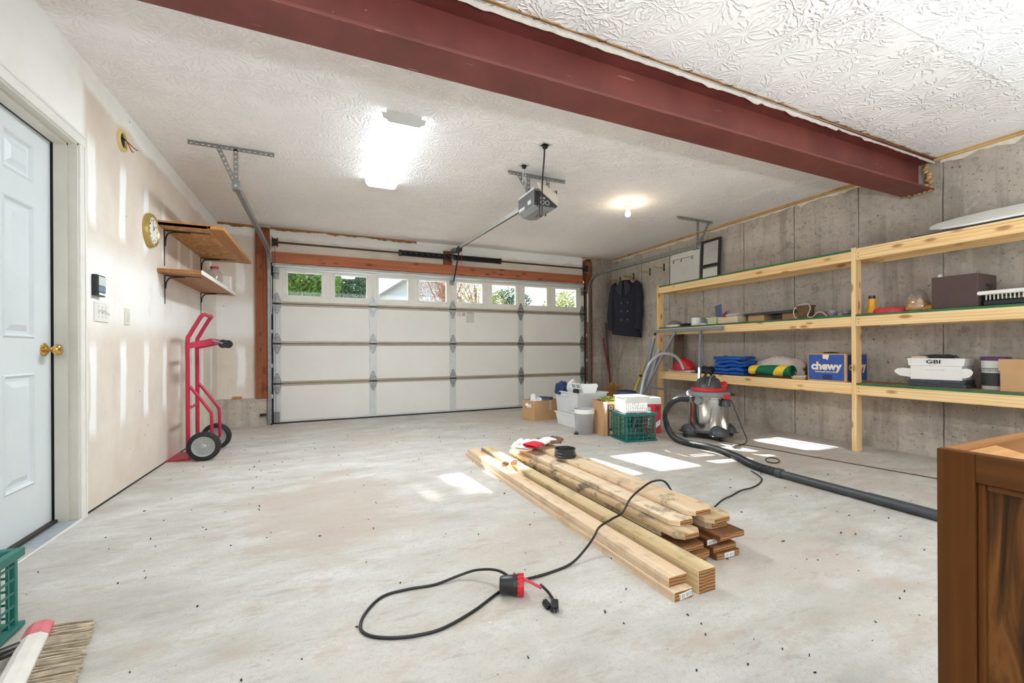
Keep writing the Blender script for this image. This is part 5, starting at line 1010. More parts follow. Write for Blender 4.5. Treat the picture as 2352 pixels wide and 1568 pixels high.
for q in ((-w_ - .02, w_ + .02, -d_ - .022, -d_ - .006), (-w_ - .02, w_ + .02, d_ + .006, d_ + .022), (-w_ - .022, -w_ - .006, -d_, d_), (w_ + .006, w_ + .022, -d_, d_)): B().box(*q, .155, .17).build('rim', M['plasticwhite'], t, bevel=.003)
M['cartonred'] = plain('red_carton', (206, 44, 58), .45, var=.08)
t = thing('red_carton', 'tall red and white carton behind the green crate, glare painted white on top', 'box', (3.44, 3.87, fz(3.4, 3.9) + .001), -.35); B().box(-.10, .10, -.11, .12, 0, .40).build('carton', M['cartonred'], t, bevel=.004); B().box(-.1015, .1015, -.1115, .1215, .33, .402).build('white_top', M['plasticwhite'], t, bevel=.004)  # white band round the carton top is painted glare
B().box(-.1012, -.1, -.05, .11, .02, .30).build('side_label', M['maroon'], t); M['redprint'] = lettering('carton_print', (240, 236, 232), (206, 44, 58), (40, 5, 90)); B().box(-.06, -.02, -.1122, -.111, .06, .30).build('carton_print', M['redprint'], t); B().lathe([(0, 0), (.03, 0), (.03, .001), (0, .001)], 20, (.06, -.1120, .28), 'Y').build('round_mark', M['maroon'], t); B().prism([(.02, .05), (.09, .10), (.09, .16), (.02, .11)], -.112, -.111, 'Y').build('white_flash', M['plasticwhite'], t)

# ------------------------------------------------------------------ shop vacuum, hose, wand
x = N('brushed_stainless'); f = x.noise(x.map(x.co(), (1, 1, 40)), 6, 2); M['steel'] = x.fin(x.ramp(f, [(.3, lin(190, 190, 190)), (.7, lin(214, 213, 211))]), .16, 1.)
M['vacgrey'] = plain('vacuum_charcoal', (66, 68, 72), .4, var=.06); M['vaclight'] = plain('vacuum_grey', (124, 126, 130), .4, var=.05); M['vacred'] = plain('vacuum_red', (206, 40, 48), .35, var=.05)
zv = fz(3.8, 3.36)
vac = t = thing('shop_vacuum', 'stainless steel shop vacuum with charcoal and red head on casters', 'vacuum', (3.815, 3.37, zv), .42)
B().lathe([(0, .085), (.19, .085), (.198, .09), (.200, .10), (.200, .425), (.204, .43), (.204, .445), (0, .445)], 48).build('drum', M['steel'], t, smooth=35)
B().lathe([(.19, .07), (.212, .07), (.214, .085), (.205, .10), (.19, .10), (.19, .07)], 40).build('base_ring', M['vacgrey'], t, smooth=40)
for k in range(4):
    a = math.pi / 4 + k * H; c_, s_ = math.cos(a), math.sin(a); w = thing('caster', None, None, (.225 * c_, .225 * s_, 0), a); w.parent = t
    B().ball((.0, 0, .06), .07, .10, .085, 20, 8, 0, .5).build('pod', M['vacgrey'], w, smooth=60); B().box(-.05, .06, -.095, .095, .05, .064).build('pod_skirt', M['vacgrey'], w, bevel=.006); B().cyl((.03, 0, .03), (.03, 0, .06), .006, n=8).build('stem', M['galv'], w); B().lathe([(0, -.011), (.022, -.011), (.025, -.006), (.025, .006), (.022, .011), (0, .011)], 18, (.03, 0, .0255), 'Y').build('wheel', M['blackplastic'], w, smooth=40)
B().lathe([(0, .445), (.214, .445), (.218, .455), (.218, .475), (.205, .495), (.165, .505), (0, .505)], 44).build('lid_rim', M['vaclight'], t, smooth=40)
B().lathe([(.17, .50), (.165, .53), (.15, .575), (.12, .625), (.07, .65), (0, .655)], 36, (.01, 0, 0), sy=.85).build('motor_dome', M['vacgrey'], t, smooth=50)
B().lathe([(.185, .505), (.186, .525), (.168, .54), (.160, .525), (.172, .505)], 36, sy=.92).build('red_band', M['vacred'], t, smooth=50)
B().cyl((.11, -.08, .545), (.20, -.11, .560), .036, n=20).build('blower_port', M['vacred'], t, smooth=40); B().bar((.0, -.13, .535), (.13, -.10, .55), .05, .045).build('port_neck', M['vacred'], t, bevel=.008)
B().lathe([(.0, -.008), (.085, -.008), (.09, 0), (.082, .012), (.0, .03)], 24, (.20, -.13, .447), sx=.9).build('deflector', M['blackplastic'], t, smooth=50)
B().tube(spl([(-.13, 0, .58), (-.10, 0, .66), (-.03, 0, .70), (.06, 0, .70), (.12, 0, .655), (.13, 0, .60)], 6), .013, 10).build('top_handle', M['blackplastic'], t, smooth=60); B().tube(spl([(-.14, -.05, .56), (-.09, -.05, .635), (0, -.05, .665), (.08, -.05, .65)], 6), .008, 8).build('trim_strip', M['galv'], t, smooth=60)
for a in (-1.9, .9):
    c_, s_ = math.cos(a), math.sin(a); w = thing('latch', None, None, (.208 * c_, .208 * s_, .0), a); w.parent = t; B().box(-.01, .02, -.05, .05, .43, .475).build('latch_body', M['vacred'] if a < 0 else M['blackplastic'], w, bevel=.008); B().box(-.004, .03, -.045, .045, .36, .425).build('latch_clip', M['vacgrey'], w, bevel=.008)
B().lathe([(0, 0), (.07, .0), (.072, .02), (.066, .03), (.066, .06), (0, .06)], 24, (-.085, -.205, .355), sx=.95, sy=.6).build('drain_cap', M['vacgrey'], t, smooth=40)
for zz in (.62, .605): B().box(.08, .14, -.02, .02, zz - .004, zz + .003).build('metal_tab', M['galv'], t)
B().cyl((-.19, .02, .40), (-.245, .03, .41), .036, n=18).build('inlet', M['vaclight'], t, smooth=40)
def ribbed(pts, r, per=.011, n=12):
    P = spl(pts, 40); L = [0]
    for i in range(1, len(P)): L.append(L[-1] + (P[i] - P[i - 1]).length)
    tot = L[-1]; m = int(tot / per * 2); Q = []; R = []; j = 0
    for k in range(m + 1):
        s_ = tot * k / m
        while j < len(L) - 2 and L[j + 1] < s_: j += 1
        f_ = (s_ - L[j]) / max(1e-9, L[j + 1] - L[j]); Q.append(P[j].lerp(P[j + 1], min(1, f_))); R.append(r if k % 2 else r * .90)
    return B().tube(Q, R, n)
M['hoseblack'] = plain('black_hose', (46, 47, 50), .35, var=.1)
def zf(x_, y_, r): return fz(x_, y_) + r
HR = .031
t = thing('vacuum_hose', 'ribbed black vacuum hose with straight wand across the floor', 'hose', (3.3, 3.0, 0)); off = Vector((-3.3, -3.0, 0))
hp_ = [(3.60, 3.44, zv + .41), (3.50, 3.47, zv + .415), (3.42, 3.50, zv + .37), (3.36, 3.52, zv + .27), (3.345, 3.48, zv + .13), (3.30, 3.34, zf(3.3, 3.3, HR + .01)), (3.25, 3.12, zf(3.25, 3.1, HR)), (3.29, 2.87, zf(3.3, 2.87, HR)), (3.20, 2.55, zf(3.2, 2.55, HR)), (3.07, 2.28, zf(3.05, 2.28, HR)), (3.035, 2.06, zf(3, 2.06, HR))]
ribbed([Vector(p) + off for p in hp_], HR).build('ribbed_hose', M['hoseblack'], t, smooth=30)
def wz(y, r): return (3.03 - (2.06 - y) * .018, y, zf(3.0, y, r))
B().tube([Vector(wz(2.07, .033)) + off, Vector(wz(2.03, .033)) + off], .034, 18).build('cuff', M['vacgrey'], t, smooth=40)
for a, b_, r in ((2.03, 1.45, .027), (1.49, .70, .0295), (.74, .2, .027)): B().tube([Vector(wz(a, .030)) + off, Vector(wz(b_, .030)) + off], r, 18).build('wand', M['vacgrey'], t, smooth=40)
M['greyhose'] = plain('silver_grey_hose', (150, 152, 154), .3, .3, var=.08)
t = thing('grey_hose', 'silver-grey hose arching up behind the vacuum head', 'hose', (3.5, 3.5, 0)); o_ = Vector((-3.5, -3.5, 0))
B().tube([Vector(p) + o_ for p in spl([(3.70, 3.60, .74), (3.66, 3.62, .84), (3.58, 3.64, .905), (3.46, 3.68, .92), (3.36, 3.72, .85), (3.30, 3.76, .72), (3.27, 3.80, .5), (3.27, 3.86, .25), (3.25, 3.95, .03), (3.20, 4.0, .032)], 8)], .017, 10).build('hose', M['greyhose'], t, smooth=60)
vm = vac.matrix_basis.inverted() if False else (Matrix.Translation((3.815, 3.37, zv)) @ Matrix.Rotation(.42, 4, 'Z')).inverted()
B().tube([vm @ Vector(p) for p in spl([(4.02, 3.25, .42), (4.03, 3.18, .25), (4.02, 3.10, .1), (3.96, 3.02, .04), (3.80, 2.93, .034), (3.66, 2.90, .034)], 8)], .0045, 8).build('power_cord', M['cordblack'], vac, smooth=60)
B().tube([vm @ Vector(p) for p in ((3.67, 2.905, .038), (3.60, 2.875, .04), (3.56, 2.86, .04))], [.010, .016, .012], 8).build('plug', M['greyfelt'], vac, smooth=50)
# ------------------------------------------------------------------ lumber pile
LW = dict(rough=.75, dirt=.55)
M['lum_new'] = wood('framing_lumber', (206, 172, 134), (234, 212, 184), 'Y', .35, kcol=(130, 84, 50), dirt=.25, dirtcol=(120, 104, 92)); M['lum_post'] = wood('treated_post', (188, 160, 116), (220, 198, 158), 'Y', .3, kcol=(110, 84, 50), dirt=.45, dirtcol=(120, 112, 84))
M['lum_deck'] = wood('weathered_fence_board', (204, 172, 134), (236, 216, 188), 'Y', .3, **LW); M['lum_brown'] = wood('brown_stained_board', (96, 58, 32), (132, 86, 50), 'Y', .2, **LW); M['lum_grey'] = wood('greyed_fence_board', (166, 138, 104), (208, 182, 148), 'Y', .3, rough=.8, dirt=.8)
x = N('lumber_end_grain'); q = x.rnd(); rg = x.n('ShaderNodeTexWave', {'wave_type': 'RINGS'}, Vector=x.map(q, (1, .2, 1), (0, 0, 0), (.02, 0, .05)), Scale=28., Distortion=3., Detail=2.).outputs['Fac']; M['endgrain'] = x.fin(x.ramp(rg, [(.2, lin(116, 78, 44)), (.8, lin(172, 124, 74))]), .8)
M['tag'] = None; x = N('barcode_tag'); q = x.sep(x.co()); bars = x.mr(x.noise(x.map(x.co(), (260, 1, 1)), 1., 1), .5, .54); gate = x.ma('MULTIPLY', x.mr(q[2], -.008, -.007), x.mr(q[2], .006, .005)); M['tag'] = x.fin(x.mix(x.ma('MULTIPLY', bars, gate), lin(226, 224, 220), lin(60, 90, 120)), .6)
TILT = -.0124
def plank(name, label, x0, x1, y0, y1, dz, th, mat, ear=0., rz=0., cat='board', group='lumber pile', tagx=None, bev=.003, roll=0.):
    xm = (x0 + x1) / 2; w = (x1 - x0) / 2; L = y1 - y0
    t = thing(name, label, cat, (xm, y0, fz(1.45, y0) + dz + .001), group=group, rot=(TILT, roll, rz))
    pl = [(-w, ear), (-w + ear * .9, 0), (w - ear * .9, 0), (w, ear), (w, L), (-w, L)] if ear else [(-w, 0), (w, 0), (w, L), (-w, L)]
    B().prism(pl, 0, th).build('timber', M[mat], t, bevel=bev)
    e = ear * .9; B().box(-w + e + .003, w - e - .003, -.0012, .0005, .003, th - .003).build('end_grain', M['endgrain'], t)
    if tagx is not None: B().box(-.03, .03, -.002, -.001, -.011, .011).build('barcode_tag', M['tag'], t, loc=(tagx, 0, th / 2), rot=(0, -.12 if th > .03 else 0, 0))
    return t
plank('stud', 'lower of the two stacked pale studs, with a paper tag on its end', 1.147, 1.236, 1.165, 3.60, 0, .038, 'lum_new', cat='stud', tagx=.01)
plank('stud', 'upper of the two stacked pale studs', 1.151, 1.240, 1.196, 3.55, .0385, .038, 'lum_new', cat='stud')
plank('fence_post', 'square treated timber post beside the stacked studs', 1.268, 1.356, 1.167, 3.53, 0, .0885, 'lum_post', cat='post')
BD = [  # x0,x1,y0,y1,dz,mat,ear,tag,label
 (1.548, 1.690, 1.327, 3.10, .000, 'lum_brown', 0, .005, 'lowest brown board of the right stack, with a paper tag on its end'),
 (1.542, 1.684, 1.340, 3.07, .0265, 'lum_brown', 0, None, 'brown board second from the floor in the right stack'),
 (1.538, 1.672, 1.362, 3.12, .053, 'lum_brown', 0, -.045, 'dark brown board third from the floor in the right stack, tagged'),
 (1.562, 1.715, 1.322, 3.07, .0795, 'lum_brown', 0, None, 'brown board jutting out furthest in the right stack'),
 (1.566, 1.700, 1.385, 3.09, .106, 'lum_deck', .02, None, 'thin weathered board below the speckled dog-eared one'),
 (1.372, 1.510, 1.345, 3.12, .000, 'lum_grey', 0, None, 'lowest board of the left stack behind the post'),
 (1.374, 1.512, 1.330, 3.07, .0265, 'lum_brown', 0, None, 'brown board second from the floor in the left stack'),
 (1.374, 1.502, 1.352, 3.10, .053, 'lum_brown', 0, None, 'brown board third from the floor in the left stack'),
 (1.372, 1.506, 1.470, 3.12, .0795, 'lum_grey', 0, None, 'greyed board set back in the left stack'),
 (1.366, 1.500, 1.352, 3.14, .106, 'lum_grey', .03, None, 'greyed dog-eared board jutting out on the left stack'),
 (1.560, 1.712, 1.372, 3.03, .1325, 'lum_grey', .03, None, 'speckled dog-eared board at the right edge of the pile'),
 (1.402, 1.540, 1.420, 3.15, .1325, 'lum_deck', .035, None, 'pale dog-eared board on top of the left stack'),
 (1.505, 1.655, 1.425, 2.97, .159, 'lum_deck', .03, None, 'topmost pale dog-eared board in the middle of the pile')]
for q in BD: plank('fence_board', q[8], q[0], q[1], q[2], q[3], q[4], .0255, q[5], q[6], tagx=q[7])
ZT = lambda y, dz: fz(1.45, y) + dz
# black vacuum filter ring, glasses, gloves on the pile
zr = ZT(2.55, .186)
t = thing('filter_ring', 'round black plastic cap lying on the boards', 'cap', (1.535, 2.56, zr)); B().lathe([(.066, .004), (.072, .0), (.076, .004), (.076, .012), (.072, .016), (.074, .022), (.074, .03), (.070, .034), (.073, .058), (.069, .058), (.064, .03), (.064, .012), (0, .012), (0, .004)], 40).build('cap_wall', M['hoseblack'], t, smooth=35)
M['lensbrown'] = clear('brown_lens', (.45, .36, .3), .12, .05); M['frameclear'] = clear('clear_frame', (.93, .93, .92), .2, .08, (214, 212, 206), .4)
t = thing('safety_glasses', 'brown-lensed safety glasses lying on the studs', 'glasses', (1.245, 2.86, ZT(2.86, .0785) + .0), .15)
def lens(s): return [(s * .006, .03), (s * .03, .043), (s * .055, .044), (s * .068, .034), (s * .066, .014), (s * .05, .004), (s * .025, .004), (s * .010, .014)]
for s in (-1, 1):
    p = lens(s); p = p if s < 0 else p[::-1]; B().prism(p, -.002, .001, 'Y').build('lens', M['lensbrown'], t)
    b = B(); cx = sum(a for a, _ in p) / 8; cz = sum(c for _, c in p) / 8; b.tube([(a, 0, c) for a, c in p], .0035, 6, True).build('lens_rim', M['frameclear'], t, smooth=50)
    B().tube(spl([(s * .07, 0, .036), (s * .074, .03, .037), (s * .074, .10, .034), (s * .07, .13, .018)], 5), .0035, 6).build('temple', M['frameclear'], t, smooth=60)
B().tube(spl([(-.008, 0, .03), (0, -.004, .034), (.008, 0, .03)], 4), .004, 6).build('bridge', M['frameclear'], t, smooth=60)
M['glovewhite'] = plain('white_glove_canvas', (238, 230, 228), .9, var=.05, vs=40, bump=.4, bs=120); M['glovered'] = plain('red_glove_cuff', (206, 44, 58), .85, var=.08); M['glovebrown'] = plain('brown_leather', (120, 92, 74), .8, var=.3, vs=30)
def glove(label, loc, rz, cuffmat, palmmat, fingmat, sc=1.):
    t = thing('work_glove', label, 'glove', loc, rz, 'work gloves on the boards')
    b = B(); n = 20; rows = [(0, .052, .012), (.05, .05, .018), (.09, .048, .022), (.13, .052, .022), (.17, .05, .018), (.19, .044, .014)]; vs = []
    for y, wx, hz in rows:
        for k in range(n): a = 2 * math.pi * k / n; f = mnoise.noise(Vector((math.cos(a) * 2, y * 20, math.sin(a)))) * .006; vs.append((wx * math.cos(a), y, hz + .002 + hz * math.sin(a) + f))
    b.add(vs, [(j * n + k, j * n + (k + 1) % n, (j + 1) * n + (k + 1) % n, (j + 1) * n + k) for j in range(len(rows) - 1) for k in range(n)] + [tuple(range((len(rows) - 1) * n, len(rows) * n))]); b.build('palm', M[palmmat], t, smooth=60)
    for k in range(4):
        xx = -.036 + .024 * k; Lf = (.062, .078, .072, .055)[k]; b = B().tube(spl([(xx, .17, .016), (xx * 1.15, .19 + Lf * .4, .026), (xx * 1.2, .19 + Lf * .8, .020), (xx * 1.15, .19 + Lf, .012)], 4), [.0125] * 10 + [.012, .011, .007], 8); b.build('finger', M[fingmat], t, smooth=60)
    B().tube(spl([(.045, .10, .018), (.068, .135, .02), (.078, .17, .016), (.076, .188, .012)], 4), [.014] * 10 + [.012, .010, .007], 8).build('thumb', M[fingmat], t, smooth=60)
    b = B(); rows = [(-.085, .075, .010), (-.04, .066, .014), (.0, .056, .016), (.012, .054, .015)]; vs = []
    for y, wx, hz in rows:
        for k in range(n): a = 2 * math.pi * k / n; vs.append((wx * math.cos(a), y + .01 * math.cos(2 * a), hz + .002 + hz * math.sin(a)))
    b.add(vs, [(j * n + k, j * n + (k + 1) % n, (j + 1) * n + (k + 1) % n, (j + 1) * n + k) for j in range(3) for k in range(n)]); b.build('cuff', M[cuffmat], t, smooth=60, solid=.004)
    return t
zg = ZT(3.0, .16)
glove('white work glove with a red edge lying across the boards', (1.43, 2.93, zg + .02), -1.0, 'glovewhite', 'glovewhite', 'glovebrown')
glove('red-cuffed work glove bunched on top of the white one', (1.47, 2.86, zg + .05), -1.25, 'glovered', 'glovewhite', 'glovebrown')
o = lump(B(), (0, 0, 0), .10, .07, .045, .35, 6, 17.).build('white_rag', M['glovewhite'], smooth=60, loc=(1.43, 3.01, zg + .0), rot=(0, 0, .5)); tag(o, 'crumpled white rag with the gloves on the boards', 'rag')

# ------------------------------------------------------------------ extension cord
r = .0052
def g_(x_, y_, k=0.): return (x_, y_, fz(x_, y_) + r + k)
A = [g_(.66, 1.47, .03), g_(.62, 1.54, .045), g_(.56, 1.605, .03), g_(.50, 1.634, .01), g_(.393, 1.622), g_(.296, 1.631), g_(.199, 1.62), g_(.132, 1.54), g_(.109, 1.461), g_(.133, 1.407), g_(.194, 1.369), g_(.271, 1.349), g_(.355, 1.351), g_(.476, 1.401), g_(.60, 1.475), g_(.70, 1.505, .004), g_(.82, 1.52), g_(.95, 1.545, .003), g_(1.05, 1.585, .03), (1.125, 1.625, .125), (1.165, 1.64, .155), (1.26, 1.665, .17), (1.33, 1.685, .178), (1.40, 1.71, .228), (1.50, 1.745, .256), (1.60, 1.775, .270), (1.68, 1.775, .262), (1.72, 1.755, .205)]
t = thing('extension_cord', 'black extension cord looping over the floor and across the boards', 'cord', (.6, 1.5, 0)); o_ = Vector((-.6, -1.5, 0))
B().tube([Vector(p) + o_ for p in spl(A, 6)], r, 8).build('cord', M['cordblack'], t, smooth=60)
B2 = [(1.72, 1.755, .205), (1.75, 1.75, .12), (1.80, 1.76, fz(1.8, 1.76) + .01), g_(1.92, 1.765), g_(2.044, 1.783), g_(2.2, 1.84, .012), g_(2.346, 1.898), g_(2.47, 1.925, .01), g_(2.603, 1.957), g_(2.72, 1.99), g_(2.846, 2.055), g_(2.92, 2.13), g_(2.985, 2.24)]
B().tube([Vector(p) + o_ for p in spl(B2, 6)], r * .9, 8).build('cord', M['cordblack'], t, smooth=60)
B().tube([Vector((3.40 + .07 * math.cos(a), 2.36 + .035 * math.sin(a), fz(3.4, 2.36) + .006 + .012 * (1 + math.sin(a)))) + o_ for a in [k * math.pi / 10 for k in range(20)]], r * .8, 7, True).build('loose_loop', M['cordblack'], t, smooth=60)
t = thing('cord_socket', 'black canister with a red ribbed collar on the cord loop', 'socket', (.645, 1.445, fz(.65, 1.45) + .036), -.42)
B().lathe([(0, -.055), (.026, -.053), (.031, -.045), (.034, -.005), (.036, -.004), (.036, .012), (0, .012)], 28, ax='X').build('canister', M['blackplastic'], t, smooth=35)
pr = [(0, .012), (.030, .012)]; b = B().lathe([(0, .012), (.034, .012), (.037, .018), (.037, .03), (.034, .036), (0, .036)], 28, ax='X')
for k in range(16): a = k * math.pi / 8; b.bar((.013, .036 * math.cos(a), .036 * math.sin(a)), (.036, .036 * math.cos(a), .036 * math.sin(a)), .006, .005, (0, math.cos(a), math.sin(a)))
b.build('red_collar', M['red'], t)
M['pinkstrap'] = plain('pink_rubber', (206, 70, 92), .4, var=.06)
B().bar((.032, -.01, .03), (.10, -.012, -.005), .012, .006).build('red_strap', M['pinkstrap'], t)
t = thing('plug_end', 'short black cord ending in a two-pin plug by the canister', 'plug', (.735, 1.36, fz(.73, 1.36))); o_ = Vector((-.735, -1.36, -fz(.73, 1.36)))
B().tube([Vector(p) + o_ for p in spl([g_(.735, 1.41, .03), g_(.755, 1.385, .01), g_(.755, 1.345), g_(.738, 1.315, .004)], 6)], r, 8).build('cord', M['cordblack'], t, smooth=60)
B().at((.0, -.058, .016), (0, 0, -.5)).box(-.014, .014, -.025, .02, -.013, .013).build('plug_body', M['blackplastic'], t, bevel=.005); B().at((-.022, -.04, .014), (.3, 0, .2)).box(-.008, .01, -.016, .016, -.01, .01).build('plug_cover', M['blackplastic'], t, bevel=.004)
for s in (-.006, .006): B().at((-.012 + s, -.088, .016), (0, 0, -.5)).box(-.001, .001, -.008, .008, -.003, .003).build('pin', M['alu'], t)

# ------------------------------------------------------------------ oak cabinet at the right
OAK = dict(rough=.6, fine=1.2, spec=.15)
M['oakZ'] = wood('dark_oak_stile', (70, 38, 12), (100, 58, 22), 'Z', 0, **OAK); M['oakY'] = wood('dark_oak_rail', (72, 40, 16), (102, 62, 26), 'Y', 0, **OAK); M['oakX'] = wood('oak_top_edge', (128, 82, 42), (164, 116, 70), 'X', 0, **OAK)
x = N('figured_oak_panel'); v = x.map(x.co(), (1, 10, 1.6)); f = x.noise(v, 2.2, 4, .55, 1.4); col = x.ramp(f, [(.36, lin(40, 24, 10)), (.46, lin(78, 46, 18)), (.56, lin(112, 70, 32)), (.7, lin(90, 54, 22))]); M['oakpanel'] = x.fin(col, .5, 0., .2)
M['oakin'] = wood('pale_inside_ply', (176, 122, 68), (208, 160, 102), 'X', 0, rough=.5)
zc_ = fz(.9, .2)
t = thing('oak_cabinet', 'dark oak base cabinet without a countertop at the right', 'cabinet', (.90, .351, zc_)); HT = .814 - zc_
sw = .0437
B().box(0, .019, -sw, 0, 0, HT).build('stile', M['oakZ'], t, bevel=.0012); B().box(0, .019, -.70, -.70 + sw, 0, HT).build('stile', M['oakZ'], t, bevel=.0012)
B().box(0.0005, .019, -.70 + sw, -sw, HT - .0435, HT).build('rail', M['oakY'], t, bevel=.0012); B().box(0.0005, .019, -.70 + sw, -sw, 0, .11).build('rail', M['oakY'], t, bevel=.0012)
for (a, b_, c_, d_) in ((-sw - .010, -sw, .11, HT - .0435), (-.70 + sw, -.69 + sw, .11, HT - .0435)): B().box(.005, .019, a, b_, c_, d_).build('inner_bead', M['oakZ'], t, bevel=.003)
B().box(.005, .019, -.69 + sw, -sw - .010, HT - .0535, HT - .0435).build('inner_bead', M['oakY'], t, bevel=.003)
B().box(.011, .019, -.69 + sw, -sw - .010, .11, HT - .0535).build('panel', M['oakpanel'], t)
B().box(.019, .60, -.022, 0, 0, HT).build('far_side', M['oakX'], t, bevel=.0012); B().box(.019, .60, -.70, -.678, 0, HT).build('near_side', M['oakX'], t, bevel=.0012); B().box(.585, .60, -.678, -.022, 0, HT).build('back', M['oakin'], t)
B().prism([(.019, -.022), (.14, -.022), (.019, -.14)][::-1], HT - .018, HT - .004).build('corner_block', M['oakin'], t, bevel=.0015); B().prism([(.585, -.022), (.585, -.14), (.46, -.022)][::-1], HT - .018, HT - .004).build('corner_block', M['oakin'], t)
B().box(.019, .585, -.678, -.022, .10, .115).build('inner_floor', M['oakin'], t)

# ------------------------------------------------------------------ foreground at the left
crate('green wire-sided plastic crate cut off at the left edge', (-1.192, 1.915, fz(-1, 1.75) + .002), math.pi / 2 + math.pi, .285, .29, .255)
M['broomwhite'] = plain('worn_white_block', (226, 220, 212), .6, var=.06, vs=14); M['broompink'] = plain('worn_pink_block', (206, 112, 118), .6, var=.12, vs=20); M['bristle'] = plain('dusty_bristle', (188, 172, 150), .85, var=.35, vs=30)
zb = fz(-.75, 1.6)
t = thing('push_broom', 'push broom lying on the floor at the bottom left', 'broom', (-.80, 1.805, zb), rot=(0, 0, math.atan2(-.97, .24)))
B().prism([(-.022, .0), (.022, .0), (.030, .05), (.012, .062), (-.012, .062), (-.030, .05)], .075, .46, 'X').build('block', M['broomwhite'], t, bevel=.004)
B().prism([(-.022, .0), (.022, .0), (.030, .05), (.012, .062), (-.012, .062), (-.030, .05)], .0, .075, 'X').build('pink_end', M['broompink'], t, bevel=.004)
random.seed(4); b = B()
for k in range(322):
    xx = .008 + .45 * (k % 23) / 23 + random.gauss(0, .0028); z0 = .012 + .034 * (k // 23) / 14 + random.uniform(-.002, .002); bend = .006 * math.sin((k % 23) * 1.7) + random.uniform(-.003, .003)
    b.tube([(xx, .018, z0), (xx + bend, .065, z0 * .8), (xx + bend * 2 - .006, .118 + random.uniform(-.006, .006), max(.003, z0 * .45 + random.uniform(-.004, .004)))], .0022, 4)
o = b.build('bristles', M['bristle'], t); o['kind'] = 'stuff'
B().tube([(.103, -.02, .045), (.187, -.18, .045), (.357, -.449, .05)], .011, 10).build('handle', M['galv'], t, smooth=50); B().bar((.095, -.018, .042), (.125, -.07, .046), .03, .02).build('handle_socket', M['darksteel'], t)

# small litter on the slab
random.seed(21); M['grit'] = plain('dark_grit', (70, 60, 52), .9, var=.4); b = B()
for k in range(420):
    xx = random.uniform(-1.1, 3.7); yy = random.uniform(.6, 5.6); s_ = random.uniform(.0015, .005); b.at((xx, yy, fz(xx, yy) + s_ * .4), (random.random() * 6, random.random() * 6, random.random() * 6)).box(-s_ * random.uniform(.6, 2.2), s_, -s_ * .6, s_ * .6, -s_ * .4, s_ * .4)
o = b.build('floor_grit', M['grit'], fl); o['kind'] = 'stuff'

# ------------------------------------------------------------------ outdoors beyond the door windows
M['grass'] = plain('lawn', (96, 118, 60), .9, var=.25, vs=3); M['drive'] = plain('driveway_concrete', (176, 172, 164), .9, var=.08, vs=2)
M['siding'] = plain('lilac_siding', (206, 200, 216), .7, var=.03); M['roof'] = plain('grey_roof', (150, 140, 148), .9, var=.15, vs=6); M['maroontrim'] = plain('maroon_gutter', (110, 50, 62), .6, var=.1)
M['leafA'] = plain('tree_leaf', (88, 124, 44), .6, var=.45, vs=3.); M['leafB'] = plain('dark_leaf', (60, 96, 66), .6, var=.35, vs=3.); M['leafC'] = plain('russet_twig', (150, 110, 92), .8, var=.3, vs=3.); M['leafD'] = plain('yellow_leaf', (150, 156, 60), .6, var=.4, vs=3.); M['bark'] = plain('tree_bark', (92, 74, 62), .9, var=.2, vs=12)
o = B().box(-60, 60, 6.75, 90, -.5, -.06).build('lawn', M['grass']); tag(o, 'green lawn outside the garage', kind='structure')
o = B().box(-1.2, 4.9, 6.72, 22, -.08, -.02).build('driveway', M['drive']); tag(o, 'pale concrete driveway outside the garage', kind='structure')
o = B().box(-3.5, 7, 6.71, 7.0, 2.45, 3.2).build('wall_outside', M['siding']); tag(o, 'outside wall above the garage door', kind='structure')
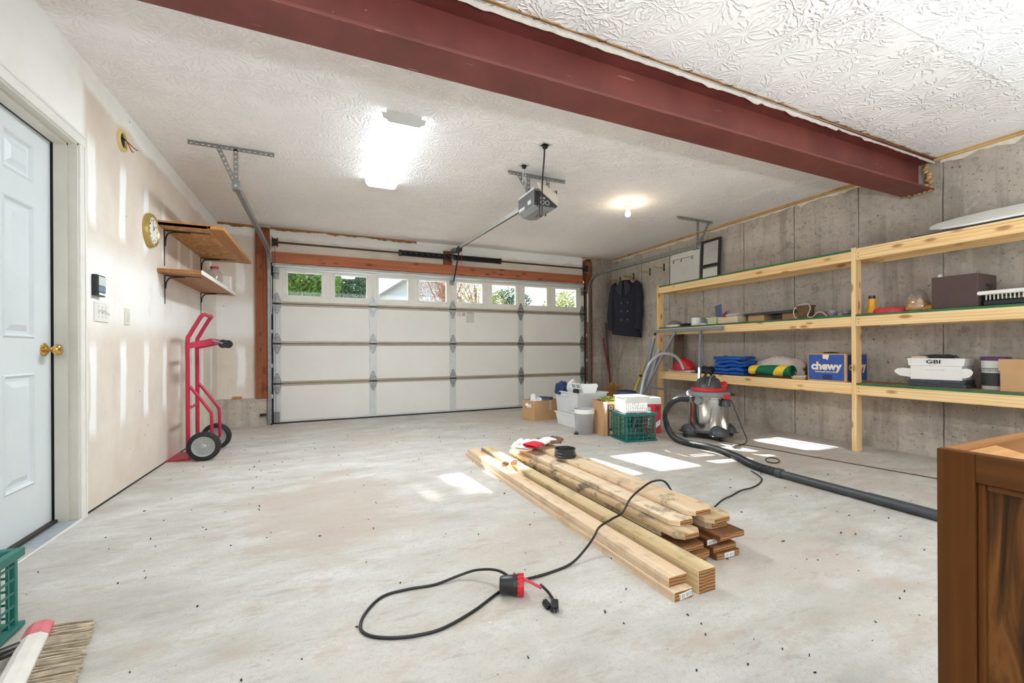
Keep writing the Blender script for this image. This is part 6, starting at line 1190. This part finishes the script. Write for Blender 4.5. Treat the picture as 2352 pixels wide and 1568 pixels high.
def tree(label, loc, hgt, crown, leaf, n, lsz, seed, bare=0, group='trees outside the door windows', trunk=.14):
    random.seed(seed); t = thing('tree', label, 'tree', loc, group=group); cz, rx, ry, rz = crown
    b = B().tube(spl([(0, 0, -.1), (.05, 0, cz * .4), (-.05, .05, cz * .8), (0, 0, cz + rz * .4)], 5), [trunk * (1 - .045 * i) for i in range(16)], 8)
    tips = []
    for k in range(16):
        a = random.uniform(0, 6.28); st = Vector((0, 0, cz * random.uniform(.45, .95))); e = Vector((math.cos(a) * rx * random.uniform(.5, .95), math.sin(a) * ry * random.uniform(.5, .95), cz + rz * random.uniform(-.5, .85)))
        b.tube([st, st.lerp(e, .5) + Vector((0, 0, .1)), e], [trunk * .4, trunk * .22, trunk * .07], 5); tips.append((st, e))
        for j in range(5 if bare else 2):
            s2 = st.lerp(e, random.uniform(.3, .9)); b.tube([s2, s2 + Vector((random.uniform(-.5, .5), random.uniform(-.5, .5), random.uniform(.1, .7))) * rx * .45], [trunk * .12, trunk * .03], 4)
    b.build('trunk', M['bark'] if not bare else M['leafC'], t, smooth=50)
    vs = []; fs = []
    for k in range(n):
        while True:
            p = Vector((random.uniform(-1, 1), random.uniform(-1, 1), random.uniform(-1, 1)))
            if p.length < 1 and (p.length > .35 or random.random() < .4) and mnoise.noise(p * 2.6 + Vector((seed, 0, 0))) > -.12: break
        c = Vector((p.x * rx, p.y * ry, cz + p.z * rz)); u = Vector((random.gauss(0, 1), random.gauss(0, 1), random.gauss(0, 1))).normalized(); v = u.orthogonal().normalized(); s_ = lsz * random.uniform(.6, 1.3); i = len(vs)
        vs += [c - u * s_, c + v * s_ * .5, c + u * s_, c - v * s_ * .5]; fs.append((i, i + 1, i + 2, i + 3))
    o = B(); o.v = [tuple(q) for q in vs]; o.f = fs; o = o.build('foliage', M[leaf], t); o['kind'] = 'stuff'; return t
tree('sunlit leafy green tree seen through the leftmost door window', (-1.0, 20.0, -.06), 7, (4.1, 1.8, 1.6, 2.0), 'leafA', 9000, .085, 1)
tree('unseen tall tree added left of the driveway to shade the leftmost windows', (-2.1, 15.5, -.06), 9, (6.6, 1.65, 1.8, 2.5), 'leafB', 14000, .12, 8)  # out-of-view crown added to block the sun at the leftmost windows
tree('darker green tree seen through the second door window', (.75, 24, -.06), 6, (4.3, 1.9, 1.6, 1.7), 'leafB', 9000, .09, 2)
tree('russet bare-twigged tree seen through the middle door windows', (5.6, 21, -.06), 5, (4.0, 1.7, 1.5, 1.5), 'leafC', 2600, .05, 3, 1)
tree('yellowing tree seen through the fifth and sixth door windows', (8.0, 23, -.06), 5, (3.9, 1.9, 1.5, 1.4), 'leafD', 2200, .06, 4, 1)
tree('blue-green bushy tree seen through the seventh door window', (11.6, 26.5, -.06), 5, (3.9, 1.7, 1.6, 1.3), 'leafB', 5200, .08, 5)
tree('low yellow-green bush seen through the rightmost door window', (13.6, 22.5, -.06), 4, (3.2, 1.7, 1.5, 1.4), 'leafD', 5200, .08, 6)
t = thing('house', 'pale lilac gabled house across the street', 'house', (7.6, 36, -.06)); B().prism([(-5.0, 0), (5.0, 0), (5.0, 4.2), (0, 7.6), (-5.0, 4.2)], 0, 9, 'Y').build('wall', M['siding'], t)
for s in (-1, 1): B().prism([(0, 7.6), (s * 5.6, 3.8), (s * 5.6, 4.0), (0, 7.85)] if s > 0 else [(0, 7.6), (0, 7.85), (-5.6, 4.0), (-5.6, 3.8)], -.5, 9.3, 'Y').build('roof', M['roof'], t)
for xx in (-3, 0, 3): w_ = B().box(xx - .7, xx + .7, -.06, .0, 1.6, 3.1).build('window', M['panelwhite'], t); B().box(xx - .58, xx + .58, -.08, -.06, 1.72, 2.98).build('pane', M['bluegrey'], w_)
B().box(-5.6, -4.9, -.55, 9.3, 3.66, 3.8).build('gutter', M['maroontrim'], t)
